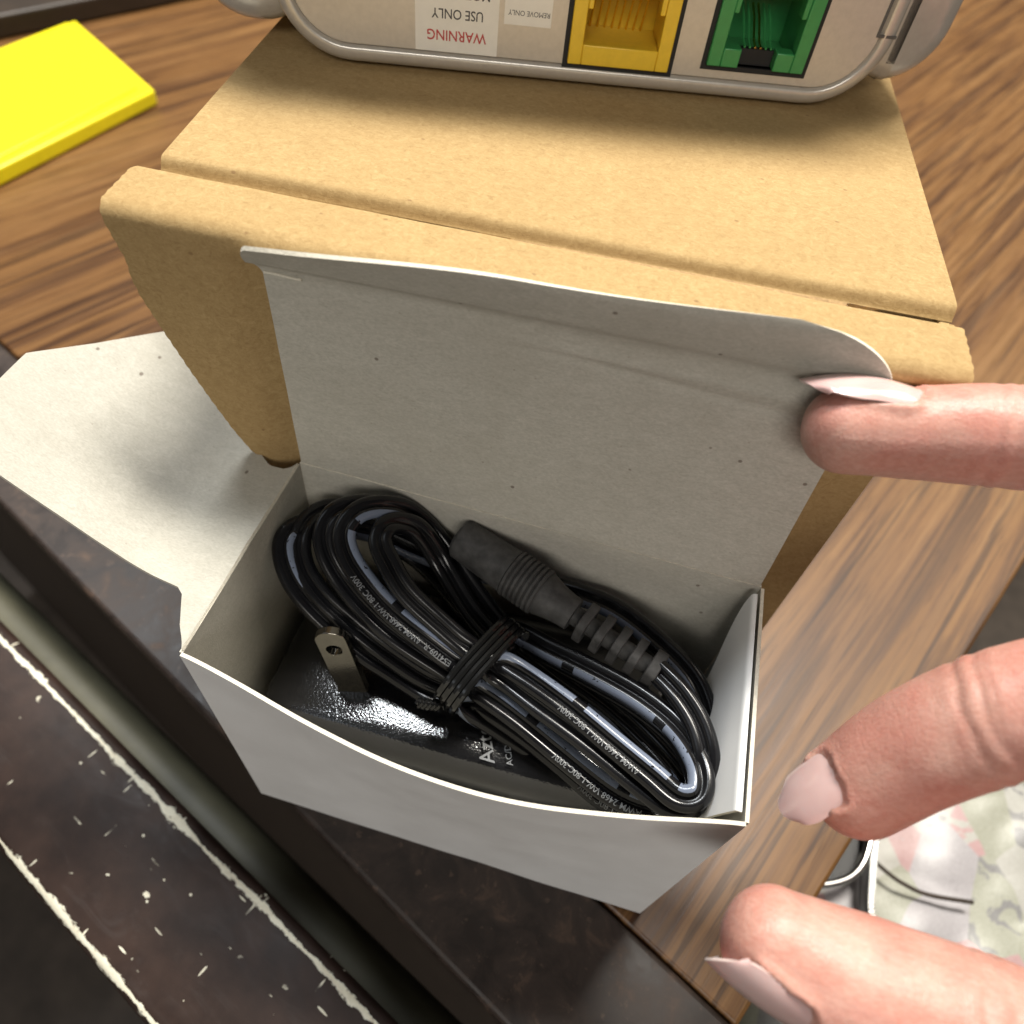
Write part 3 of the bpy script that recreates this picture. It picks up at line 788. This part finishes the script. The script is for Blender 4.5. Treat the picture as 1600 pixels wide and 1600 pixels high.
# blades
PB = Vector((26.5, 15.5, 51.0)); PT = Vector((20.6, 18.3, 75.0))
def blade(name, off):
    ax = (PT - PB).normalized(); wd = Vector((1.0, 0.22, 0.0)); wd = (wd - ax * wd.dot(ax)).normalized(); th = ax.cross(wd).normalized()
    base = PB + off - ax * 2; n = 10; hw = 3.5; ht = 1.05; Lb_ = (PT - PB).length + 2
    out = [(-hw, 0), (hw, 0), (hw, Lb_ - 2.6)]
    for k in range(1, 7):
        a = math.pi * k / 7; out.append((hw * math.cos(a), Lb_ - 2.6 + 2.6 * math.sin(a)))
    out.append((-hw, Lb_ - 2.6))
    hole = [(1.75 * math.cos(2 * math.pi * k / 14), Lb_ - 6.2 + 1.75 * math.sin(2 * math.pi * k / 14)) for k in range(14)]
    bm = bmesh.new()
    vo = [bm.verts.new(base + wd * x + ax * y - th * ht) for x, y in out]; vh = [bm.verts.new(base + wd * x + ax * y - th * ht) for x, y in hole]
    es = [bm.edges.new((vo[i], vo[(i+1) % len(vo)])) for i in range(len(vo))] + [bm.edges.new((vh[i], vh[(i+1) % len(vh)])) for i in range(len(vh))]
    r = bmesh.ops.triangle_fill(bm, use_beauty=True, edges=es)
    fs = [f for f in bm.faces]
    ex = bmesh.ops.extrude_face_region(bm, geom=fs)
    for g_ in ex['geom']:
        if isinstance(g_, bmesh.types.BMVert): g_.co += th * ht * 2
    bmesh.ops.recalc_face_normals(bm, faces=bm.faces)
    mbx = MB(); bm.verts.index_update()
    mbx.add([v.co.copy() for v in bm.verts], [tuple(v.index for v in f.verts) for f in bm.faces]); bm.free()
    return mbx.build(name, M['nickel'], ad, bevel=0.22, segs=2)
blade('prong', Vector((0, 0, 0)))
blade('prong', Vector((-3.0, 18.0, -1.0)))
# raised print on the housing
v, f = text_mesh('Aztech', 4.6, 0.04)
tp = at(772, 1196, 56.2); td = (at(768, 1150, 53.0) - at(775, 1205, 53.0)).normalized(); tu = Vector((0, 0, 1)).cross(td).normalized()
mb = MB(); mb.add([Vector((0, 0, 0)) + tp + td * p_.x + tu * p_.y + Vector((0, 0, 1.6)) for p_ in v], f)
v, f = text_mesh('AC/DC ADAPTER', 2.0, 0.02)
mb.add([tp + td * (p_.x - 1) + tu * (p_.y - 4.0) + Vector((0, 0, 1.6)) for p_ in v], f)
mb.build('lettering', M['print'], ad)

# --- cord: one continuous flat twin lead, coiled in five turns pinched by the tie
Lp = [
 [(690,1092,62),(654,1074,62),(611,1046,63),(569,1019,65),(522,980,68),(486,945,71),(458,908,74),(444,870,77),(446,840,79),(468,822,79),(505,818,77)],
 [(700,1084,64),(654,1063,65),(590,1019,67),(539,978,70),(497,938,73),(470,895,76),(465,852,79),(482,818,80),(522,804,78),(580,830,71),(660,890,65),(735,970,62),(785,1003,61)],
 [(704,1068,66),(675,1052,67),(611,1014,69),(552,963,72),(511,921,75),(490,880,78),(488,838,82),(508,806,84),(548,796,82),(605,815,75),(672,872,68),(740,960,64),(788,998,63)],
 [(712,1055,69),(632,1003,72),(586,966,74),(540,914,77),(512,866,81),(508,828,84),(528,799,86),(572,790,85),(622,805,80),(680,860,72),(748,950,67),(790,994,65)],
 [(722,1040,72),(664,998,75),(611,955,77),(572,912,80),(544,868,83),(538,830,86),(560,800,88),(602,791,87),(648,805,82),(695,858,75),(752,940,69),(792,990,67)],
 [(738,1016,75),(680,968,78),(634,924,81),(608,880,84),(594,846,86),(604,822,87),(630,818,85),(658,832,82),(690,880,75),(735,955,70),(782,1002,68)],
]
Rp = [
 [(560,826,73),(650,850,68),(740,882,66),(820,907,68),(907,930,71),(966,955,72),(1030,1005,72),(1080,1058,72),(1102,1110,71),(1106,1170,69),(1092,1232,66),(1050,1262,62),(1000,1268,59),(945,1248,59),(885,1198,60),(815,1142,61),(752,1100,62)],
 [(800,1006,60),(865,1055,60),(935,1098,61),(1000,1145,62),(1050,1192,64),(1070,1230,66),(1060,1260,67),(1018,1265,67),(957,1240,66),(880,1180,66),(809,1122,66),(745,1077,66)],
 [(802,1000,62),(870,1045,64),(940,1085,66),(1010,1130,68),(1060,1180,70),(1080,1225,72),(1072,1258,72),(1035,1265,71),(985,1236,70),(894,1160,69),(830,1110,68),(760,1066,68)],
 [(805,994,65),(865,1028,67),(935,1065,69),(1000,1103,71),(1056,1150,73),(1088,1205,75),(1088,1248,75),(1055,1262,74),(1000,1224,73),(925,1163,72),(845,1104,71),(775,1053,70)],
 [(808,988,68),(862,1016,70),(930,1050,72),(1000,1090,74),(1058,1138,76),(1092,1195,78),(1092,1240,78),(1060,1246,77),(1018,1212,76),(960,1164,75),(880,1098,74),(792,1038,73)],
 [(815,1000,66),(880,1050,63),(950,1100,62),(1020,1165,63),(1070,1225,66),(1088,1248,70),(1100,1225,75),(1104,1180,78),(1090,1130,79),(1060,1082,79),(1026,1047,78)],
]
Lp = [Lp[k] for k in (0, 1, 3, 4, 5)]; Rp = [Rp[k] for k in (0, 1, 3, 4, 5)]
Lp[1] = [(x + 4, y - 9, z) for (x, y, z) in Lp[1]]
rollL = [0, 1, 1, 0, 1]; rollR = [0, 0, 1, 0, 1]
ctrl = [(*at(900, 1215, 50), math.pi), (*at(860, 1190, 54), math.pi), (*at(800, 1150, 58), math.pi), (*at(745, 1115, 61), math.pi)]
for k in range(5):
    for (x, y, z) in Lp[k]: ctrl.append((*at(x, y, z), math.pi * rollL[k] + 0.12))
    for (x, y, z) in Rp[k]: ctrl.append((*at(x, y, z), math.pi * rollR[k] + 0.12))
sm = catmull(ctrl, 8)
pts = [Vector(s[:3]) for s in sm]; rolls = [s[3] for s in sm]
# smooth the rolls so the lead twists gently in the bends
for it in range(8): rolls = [rolls[max(i-1,0)]*.25 + rolls[i]*.5 + rolls[min(i+1,len(rolls)-1)]*.25 for i in range(len(rolls))]
for p in pts:                                    # keep the lead inside the carton walls
    p.x = max(3.2, min(L - 4.5, p.x)); p.y = min(Wd - 3.2, p.y)
for it in range(2): pts = [pts[0]] + [pts[i-1]*.2 + pts[i]*.6 + pts[i+1]*.2 for i in range(1, len(pts)-1)] + [pts[-1]]
LR = 1.36                                        # lobe radius
NA = 12
prof = []                                        # (w, n) outline of the twin lead, v parameter
for k in range(NA + 1):                          # right-hand lobe, over the top
    a = math.radians(165 - 330 * k / NA); prof.append((LR*1.02 + LR*math.cos(a), LR*math.sin(a)))
for k in range(NA + 1):
    a = math.radians(-15 - 330 * k / NA); prof.append((-LR*1.02 + LR*math.cos(a), LR*math.sin(a)))
NP = len(prof)
VUP = Vector((0.0, -0.42, 0.91))
frames = []
arc = 0.0
for i, p in enumerate(pts):
    t = (pts[min(i+1, len(pts)-1)] - pts[max(i-1, 0)]).normalized()
    n = (VUP - t * VUP.dot(t)).normalized(); wv = t.cross(n).normalized()      # wv = right-hand side
    c_, s_ = math.cos(rolls[i]), math.sin(rolls[i])
    frames.append((p, wv * c_ + n * s_, n * c_ - wv * s_, arc))
    if i + 1 < len(pts): arc += (pts[i+1] - p).length
mb = MB(); uvs = []
vv = []
for (p, wv, nn, s) in frames:
    for (a, b) in prof: vv.append(p + wv * a + nn * b)
ff = []
for i in range(len(frames) - 1):
    for k in range(NP):
        ff.append((i*NP+k, i*NP+(k+1) % NP, (i+1)*NP+(k+1) % NP, (i+1)*NP+k))
        s0, s1 = frames[i][3], frames[i+1][3]; v0, v1 = k / NP, (k + 1) / NP
        uvs.append(((s0, v0), (s0, v1), (s1, v1), (s1, v0)))
mb.add(vv, ff)
me = bpy.data.meshes.new('cord')
inv = ad.matrix_world.inverted()
me.from_pydata([inv @ (p * U) for p in mb.v], [], mb.f); me.materials.append(M['cord'])
uvl = me.uv_layers.new(name='UVMap')
for poly, q in zip(me.polygons, uvs):
    for li, c_ in zip(poly.loop_indices, q): uvl.data[li].uv = c_
me.polygons.foreach_set('use_smooth', [True] * len(me.polygons)); me.update()
try: me.set_sharp_from_angle(angle=math.radians(70))
except Exception: pass
cord = bpy.data.objects.new('cord', me); COL.objects.link(cord); cord.parent = ad
# printed letters on the other lobe
def cord_text(s, i0, size):
    v, f = text_mesh(s, size, 0.02)
    s0 = frames[i0][3]; out = []
    for p in v:
        ss = s0 + p.x; j = i0
        while j < len(frames) - 2 and frames[j+1][3] < ss: j += 1
        a, b = frames[j], frames[j+1]; k = (ss - a[3]) / max(1e-6, b[3] - a[3])
        P = a[0].lerp(b[0], k); Wv = a[1].lerp(b[1], k); N = a[2].lerp(b[2], k)
        y = (p.y - size * 0.34)
        yy = y - 0.25 * LR; out.append(P - Wv * (LR * 1.02 + yy) + N * (math.sqrt(max(0.05, LR*LR - yy*yy)) + 0.16))
    mbt.add(out, f)
mbt = MB()
base_idx = []
idx = 4
for k in range(5):
    base_idx.append((idx, idx + len(Lp[k]))); idx += len(Lp[k]) + len(Rp[k])
cord_text('E54109-R  AWM 2468 VW-1 80C 300V', base_idx[3][0] * 8 + 2, 1.75)
cord_text('AWM 2468 VW-1 80C 300V', (base_idx[1][1] + 7) * 8 + 2, 1.75)
cord_text('VW-1 80C 300V', (base_idx[0][1] + 12) * 8 + 2, 1.75)
cord_text('AWM 2468 VW-1 80C 300V', (base_idx[3][1] + 8) * 8 + 2, 1.75)
mbt.build('cord_print', M['print'], cord)

# --- connector with strain relief
c0 = at(728, 846, 79); c1 = at(1028, 1050, 76)
axd = (c1 - c0).normalized(); Lc = (c1 - c0).length
def crad(f):
    return f
def lathe(prof, seg=28, sq=0.0):
    mb = MB(); a = axd.cross(Vector((0, 0, 1))).normalized(); b = a.cross(axd)
    rings = []
    for (s, r) in prof:
        rings.append([c0 + axd * s + (a * math.cos(2*math.pi*k/seg) + b * math.sin(2*math.pi*k/seg)) * r * 1.0 for k in range(seg)])
    loft(mb, rings, 0, True, True); return mb
prof_c = [(-2.0, 0.5), (-1.8, 4.2), (-1.0, 4.9), (8, 5.2), (12.5, 5.4), (13.2, 5.5)]
s = 13.2
for k in range(7):                                # moulded grip rings
    prof_c += [(s, 5.15), (s + 0.25, 5.75), (s + 0.85, 5.75), (s + 1.1, 5.15)]; s += 1.25
prof_c += [(s + 0.3, 5.3), (s + 3.6, 4.4), (s + 6.4, 4.0), (s + 8.6, 3.9), (s + 8.8, 2.3)]
con = lathe(prof_c).build('connector', M['rubber'], ad, smooth=True, angle=35)
s0 = s + 8.8
n_rib = 5; pitch = (Lc - s0) / n_rib
mbr = lathe([(s0 - 0.2, 2.3), (Lc - 0.8, 2.1), (Lc - 0.7, 0.4)]); mbr.build('relief_core', M['rubber'], con, smooth=True, angle=40)
a_ = axd.cross(Vector((0, 0, 1))).normalized(); b_ = a_.cross(axd)
for k in range(n_rib):
    w_ = 2.1 if k < n_rib - 1 else 2.6
    sa = s0 + pitch * (k + 0.45)
    rr = lerp(4.0, 3.6, k / (n_rib - 1)) if k < n_rib - 1 else 3.7
    mb = MB()
    R_ = [[c0 + axd * q_ + a_ * x * rr + b_ * y * rr for x, y in rrect(-1, 1, -1, 1, 0.45, 4)] for q_ in (sa, sa + w_)]
    loft(mb, R_, 0, True, True); mb.build('relief_rib', M['rubber'], con, smooth=True, bevel=0.25)

# --- tie round the middle of the coil
tc = at(752, 1040, 69)
td0 = at(800, 988, 70) - at(697, 1098, 68); tl = td0.length / 2 + 0.6; tdir = td0.normalized()
tax = tdir.cross(VUP).normalized(); tup = tax.cross(tdir).normalized()
if tup.z < 0: tup = -tup
tie = thing('cable_tie', tuple(tc - tup * 8), 'glossy black wire tie wrapped round the middle of the coiled cord', 'cable tie')
mb = MB(); pts_t = []
turns = 4
for i in range(turns * 40 + 1):
    a = 2 * math.pi * i / 40 + 0.6
    sq = lambda c: math.copysign(abs(c) ** 0.62, c)
    pts_t.append(tc + tdir * tl * sq(math.cos(a)) + tup * (6.6 * sq(math.sin(a)) + 0.4) + tax * ((i / 40 - turns / 2) * 1.5 + 0.15 * math.sin(a * 3)))
mb.tube(pts_t, 0.84, 8, up=tax)
mb.build('wrap', M['tie'], tie, smooth=True)
mb = MB()
e0 = at(690, 1104, 67)
for ph in (0, math.pi):
    mb.tube([e0 + (at(652, 1098, 66) - e0) * (k / 30) + Vector((0, math.cos(k * .6 + ph), math.sin(k * .6 + ph))) * 0.75 for k in range(31)], 0.6, 7)
mb.build('twisted_end', M['tie'], tie, smooth=True)

# ------------------------------------------------------------------ hand
hand = thing('hand', tuple(atd(1500, 1150, 118)), 'right hand with pale pink nails holding the open lid flap', 'hand')
def chain(mb, P, seg=22):
    """P: list of (point, radius); round-ended tapered tube"""
    pts = [(*p, r) for p, r in P]; S = catmull(pts, 6)
    cps = [Vector(s_[:3]) for s_ in S]; rs = [s_[3] for s_ in S]
    t0 = (cps[0] - cps[1]).normalized(); r0 = rs[0]
    head = []; 
    for k in range(7):
        a = math.pi / 2 * (1 - k / 7)
        head.append((cps[0] + t0 * r0 * math.sin(a) * 0.92, max(0.15, r0 * math.cos(a))))
    t1 = (cps[-1] - cps[-2]).normalized(); r1 = rs[-1]; tail = []
    for k in range(1, 8):
        a = math.pi / 2 * k / 7
        tail.append((cps[-1] + t1 * r1 * math.sin(a), max(0.15, r1 * math.cos(a))))
    al = head + list(zip(cps, rs)) + tail
    mb.tube([q[0] for q in al], [q[1] for q in al], seg, up=Vector((0.13, 0.3, 0.94)))
pd = lambda x, y, d: atd(x, y, d)
hm = MB()
middle = [(pd(1318,672,125), 7.5), (pd(1420,676,124), 7.9), (pd(1540,680,122), 8.5), (pd(1660,690,119), 8.8), (pd(1800,710,115), 9.6), (pd(2000,760,112), 10.4), (pd(2250,900,114), 11.0), (pd(2500,1090,120), 12.5)]
index = [(pd(1338,1230,124), 8.5), (pd(1415,1180,119.5), 9.2), (pd(1500,1140,115), 9.6), (pd(1620,1100,110), 9.5), (pd(1780,1075,107), 10.0), (pd(1980,1080,108), 10.6), (pd(2230,1130,113), 11.2), (pd(2480,1230,120), 12.5)]
thumb = [(pd(1206,1472,112), 8.2), (pd(1290,1522,111), 10.2), (pd(1400,1576,110), 11.6), (pd(1540,1630,109), 12.0), (pd(1680,1670,110), 11.4), (pd(1880,1680,114), 12.0), (pd(2150,1620,122), 14.0), (pd(2500,1520,130), 17.0)]
ring = [(pd(1900,620,132), 8.0), (pd(2060,610,128), 8.8), (pd(2250,700,125), 9.6), (pd(2450,860,126), 10.4), (pd(2640,1040,130), 12.0)]
little = [(pd(2050,520,140), 6.8), (pd(2180,540,137), 7.4), (pd(2350,660,135), 8.0), (pd(2560,860,136), 9.0), (pd(2740,1030,138), 11.0)]
palm = [[(pd(2450,1120,121), 13), (pd(2750,1280,132), 16), (pd(3100,1450,145), 19), (pd(3500,1650,160), 19)],
        [(pd(2470,1240,121), 13), (pd(2760,1360,132), 17), (pd(3100,1500,145), 20)],
        [(pd(2630,1050,130), 12.5), (pd(2850,1230,137), 16), (pd(3120,1440,147), 19)],
        [(pd(2480,1500,129), 16), (pd(2750,1470,134), 17), (pd(3100,1520,146), 19)]]
for c_ in (middle, index, thumb, ring, little, *palm): chain(hm, c_)
ho = hm.build('palm_and_fingers', M['skin'], hand)
rm = ho.modifiers.new('remesh', 'REMESH'); rm.mode = 'VOXEL'; rm.voxel_size = 0.6 * U; rm.use_smooth_shade = True
smm = ho.modifiers.new('smooth', 'SMOOTH'); smm.factor = 0.5; smm.iterations = 6
bpy.context.view_layer.update()
dg = bpy.context.evaluated_depsgraph_get()
nm = bpy.data.meshes.new_from_object(ho.evaluated_get(dg))
ho.modifiers.clear(); ho.data = nm
nm.polygons.foreach_set('use_smooth', [True] * len(nm.polygons))
# fine skin shaping: creases and a soft unevenness
nr = [v_.normal.copy() for v_ in nm.vertices]; flat = []
for v_, n_ in zip(nm.vertices, nr):
    c_ = v_.co + n_ * U * 0.16 * pnoise((v_.co / U) * 0.16)
    flat += c_[:]
nm.vertices.foreach_set('co', flat); nm.update()

NAIL_RIM = []; NAIL_IN = []
def nail(base, tip, dorsal, hw, curve, lift, name='fingernail', taper=0.75, sag=0.0):
    """curved plate from base centre to tip centre; dorsal = outward normal"""
    ax = (tip - base); Ln = ax.length; ax.normalize()
    d = (dorsal - ax * dorsal.dot(ax)).normalized(); wv = ax.cross(d).normalized()
    def fn(u, v):
        a = (u - 0.5) * 2
        # outline: rounded base, squarish-oval tip
        k = v
        wsc = 1.0
        if k < 0.25: wsc = 0.30 + 0.70 * math.sqrt(max(0.0, 1 - ((0.25 - k) / 0.25) ** 2))
        if k > 0.55: wsc = lerp(1.0, taper, ((k - 0.55) / 0.45) ** 1.6)
        x = a * hw * wsc
        ht = -curve * (1 - math.sqrt(max(0, 1 - (a * wsc * 0.88) ** 2))) / (1 - math.sqrt(1 - 0.88 ** 2))
        ln = Ln * k
        if k > 0.7: ln -= (abs(a) ** 2.4) * Ln * 0.20 * ((k - 0.7) / 0.3) ** 1.5
        if k < 0.2: ln += (abs(a) ** 2) * Ln * 0.06 * (0.2 - k) / 0.2
        return base + ax * ln + wv * x + d * (ht + lift * math.sin(math.pi * min(1, k * 0.9)) - sag * k * k)
    mb = MB(); mb.sheet(lambda u, v: fn(u, v), 26, 34, 0.42, (0, 0, 1))
    for i in range(61):
        q = i / 60
        for p_ in (fn(0, q * 0.72), fn(1, q * 0.72), fn(q, 0)): NAIL_RIM.append(p_)
    for i in range(1, 16):
        for j in range(1, 16): NAIL_IN.append((fn(i / 16, j / 16 * 0.72), d))
    # sheet normal direction depends on orientation; thickness is small either way
    return mb.build(name, [M['nail'], M['nailtip']], hand, smooth=True, angle=60)
def fit_nail(ch, k, back, fwd, dorsal, hw, rise, **kw):
    """seat a nail on the distal end of a finger chain"""
    (c0_, r0_), (c1_, r1_) = ch[0], ch[1]
    ax = (c0_ - c1_).normalized(); d = (dorsal - ax * dorsal.dot(ax)).normalized()
    base = c0_ - ax * back + d * (lerp(r0_, r1_, k) * 0.86)
    tip = c0_ + ax * (r0_ * 0.92 + fwd) + d * (r0_ * 0.70 + rise)
    rad = r0_ * 1.02
    return nail(base, tip, d, hw, kw.pop('roll', 1.25) * (rad - math.sqrt(rad * rad - hw * hw)), kw.pop('lift', 0.9), **kw)
fit_nail(middle, 1.0, 11.5, 1.4, AX_U * 0.95 + AX_B * 0.30, 5.6, 2.0, taper=0.62, lift=2.0)
fit_nail(index, 0.3, 2.2, 3.2, -AX_R * 0.48 + AX_U * 0.60 + AX_B * 0.52, 4.7, 0.5, taper=0.62)
fit_nail(thumb, 0.9, 8.0, 0.6, -AX_U * 0.80 - AX_R * 0.25 + AX_B * 0.50, 6.4, 0.6, taper=0.86, roll=1.0)

# skin folds round the nails and joint creases
from mathutils.kdtree import KDTree
kr = KDTree(len(NAIL_RIM)); ki = KDTree(len(NAIL_IN))
for i, p in enumerate(NAIL_RIM): kr.insert(p, i)
for i, (p, d_) in enumerate(NAIL_IN): ki.insert(p, i)
kr.balance(); ki.balance()
CREASE = []
for ch, stops in ((middle, ((2, 0.05, 0.16), (2, 0.30, 0.24), (2, 0.42, 0.14))), (index, ((2, 0.30, 0.20), (2, 0.55, 0.26), (2, 0.66, 0.14))), (thumb, ((2, 0.55, 0.22), (2, 0.8, 0.26)))):
    for i, k, dep_ in stops:
        c_ = ch[i][0].lerp(ch[i+1][0], k); CREASE.append((c_, ((ch[i+1][0] - ch[i][0]).normalized() + Vector((0.1 * k, -0.12, 0.1))).normalized(), ch[i][1] * 1.5, dep_))
HO = hand.location / U
nr = [v_.normal.copy() for v_ in nm.vertices]; flat = []
for v_, n_ in zip(nm.vertices, nr):
    P = v_.co / U + HO; off = 0.0
    _, _, dr = kr.find(P); pi_, ii, di_ = ki.find(P)
    if dr < 3.5:
        off += 0.75 * math.exp(-((dr - 0.35) / 0.75) ** 2)
    if di_ < 1.2 and dr > 0.5: off -= 0.7
    for c_, ax_, rr_, dep_ in CREASE:
        w_ = P - c_
        if w_.length < rr_:
            e_ = w_.dot(ax_) + 1.2 * pnoise(P * 0.16); dep_ = dep_ * (0.6 + 0.8 * abs(pnoise(P * 0.12 + Vector((7, 1, 3)))))
            off -= dep_ * math.exp(-(e_ / 0.45) ** 2)
            off += dep_ * 0.5 * math.exp(-((abs(e_) - 1.4) / 0.8) ** 2)
    q_ = v_.co + n_ * (off * U); flat += q_[:]
nm.vertices.foreach_set('co', flat); nm.update()
sf = ho.modifiers.new('soften', 'SMOOTH'); sf.factor = 0.4; sf.iterations = 2

# ------------------------------------------------------------------ small things around
# yellow pad at the left
ya, yb_, yc = at(200, 122, 0), at(248, 165, 0), at(200, 190, 0)
e1 = (ya - yb_).normalized(); e2 = (yc - yb_).normalized()
yel = thing('yellow_pad', tuple(yb_), 'thick bright yellow plastic piece lying on the desk behind the boxes', 'yellow piece')
mb = MB(); q = [yb_, yb_ + e1 * 120, yb_ + e1 * 120 + e2 * 130, yb_ + e2 * 130]
mb.v = [Vector((p.x, p.y, 0.6)) for p in q] + [Vector((p.x, p.y, 9)) for p in q]
mb.f = [(3, 2, 1, 0), (4, 5, 6, 7)] + [(i, (i + 1) % 4, (i + 1) % 4 + 4, i + 4) for i in range(4)]; mb.m = [0] * 6
mb.build('slab', M['yellow'], yel, bevel=1.2, segs=3)
mb = MB(); q = [yb_ + e1 * 9 + e2 * 9, yb_ + e1 * 118 + e2 * 7, yb_ + e1 * 118 + e2 * 128, yb_ + e1 * 7 + e2 * 128]
mb.v = [Vector((p.x, p.y, 9.02)) for p in q] + [Vector((p.x, p.y, 10.2)) for p in q]
mb.f = [(3, 2, 1, 0), (4, 5, 6, 7)] + [(i, (i + 1) % 4, (i + 1) % 4 + 4, i + 4) for i in range(4)]; mb.m = [0] * 6
mb.build('raised_panel', M['yellow'], yel, bevel=0.4)
# dark folder at the top left corner
da, db = at(200, 22, 0), at(305, 0, 0); dd = (db - da).normalized(); dn = Vector((-dd.y, dd.x, 0))
if dn.y < 0: dn = -dn
dblk = thing('dark_block', tuple(da), 'dark brown flat folder at the far left corner of desk', 'block')  # flat dark brown block for an unidentified dark streak
mb = MB(); q = [da - dd * 500, da + dd * 90, da + dd * 90 + dn * 300, da - dd * 500 + dn * 300]
mb.v = [Vector((p.x, p.y, 0.6)) for p in q] + [Vector((p.x, p.y, 14)) for p in q]
mb.f = [(3, 2, 1, 0), (4, 5, 6, 7)] + [(i, (i + 1) % 4, (i + 1) % 4 + 4, i + 4) for i in range(4)]; mb.m = [0] * 6
mb.build('block_body', M['dark'], dblk, bevel=2.0, segs=3)

# handbag hanging below the right edge of the desk
ZB = -70
bc = at(1480, 1400, ZB)
bag = thing('handbag', (bc.x, bc.y, ZB - 120), 'pale patterned handbag with black strap and silver trim beside the desk', 'handbag')
mb = MB()
def bagpt(u, v):
    x = lerp(1150, 2000, u); y = lerp(1150, 1900, v)
    p = at(x, y, ZB); 
    k = 1 - max(abs(u - .5), abs(v - .5)) * 2
    p.z = ZB - 40 * (1 - sstep(0, 0.25, k)) + 5 * pnoise(Vector((u * 5, v * 5, 0))) + 2.5 * pnoise(Vector((u * 14, v * 14, 3)))
    return p
mb.sheet(bagpt, 50, 50, -3.0, (0, 0, 0)); mb.build('bag_body', M['bag'], bag, smooth=True)
def band(name, P, w, th, m):
    mb = MB(); S = catmull([tuple(p) for p in P], 8); S = [Vector(q) for q in S]; v = []; 
    for i, p in enumerate(S):
        t = (S[min(i+1, len(S)-1)] - S[max(i-1, 0)]).normalized(); s_ = t.cross(AX_B).normalized() * w
        v += [p - s_, p + s_, p + s_ + AX_B * th, p - s_ + AX_B * th]
    f = []
    for i in range(len(S) - 1):
        for k in range(4): f.append((i*4+k, i*4+(k+1) % 4, i*4+4+(k+1) % 4, i*4+4+k))
    mb.add(v, f); return mb.build(name, m, bag, smooth=True, angle=40)
ZS = ZB + 8
band('strap', [at(1362, 1240, ZS), at(1356, 1310, ZS), at(1353, 1370, ZS), at(1352, 1430, ZS), at(1372, 1520, ZS), at(1400, 1620, ZS)], 2.4, 1.2, M['black'])
zp = catmull([tuple(at(x, y, ZS + 2)) for x, y in ((1374, 1240), (1367, 1310), (1363, 1370), (1362, 1430), (1384, 1520), (1412, 1620))], 9)
for i, p in enumerate(zp):
    mb = MB(); c_ = Vector(p)
    mb.tube([c_ + AX_R * -1.1, c_ + AX_R * 1.1], 0.85, 7, up=AX_B); mb.build('zipper_tooth', M['chrome'], bag, smooth=True)
mb = MB()
mb.tube([Vector(q) for q in catmull([tuple(at(x, y, ZS + 3)) for x, y in ((1366, 1262), (1360, 1310), (1350, 1345), (1332, 1368), (1304, 1380), (1270, 1384))], 8)], 1.5, 10)
mb.build('piping', M['chrome'], bag, smooth=True)
mb = MB()
q = [at(x, y, ZS - 2) for x, y in ((1270, 1240), (1352, 1240), (1350, 1320), (1330, 1362), (1300, 1374), (1262, 1374))]
mb.add([p for p in q] + [p - AX_B * 2 for p in q], [(0,1,2,3,4,5), (11,10,9,8,7,6)] + [(i, (i+1) % 6, (i+1) % 6 + 6, i + 6) for i in range(6)])
mb.build('pocket', M['black'], bag)
mb = MB()
mb.tube([Vector(q) for q in catmull([tuple(at(x, y, ZS)) for x, y in ((1366, 1345), (1385, 1362), (1410, 1380), (1450, 1398), (1520, 1410))], 6)], 0.8, 8)
mb.build('seam', M['dark'], bag, smooth=True)
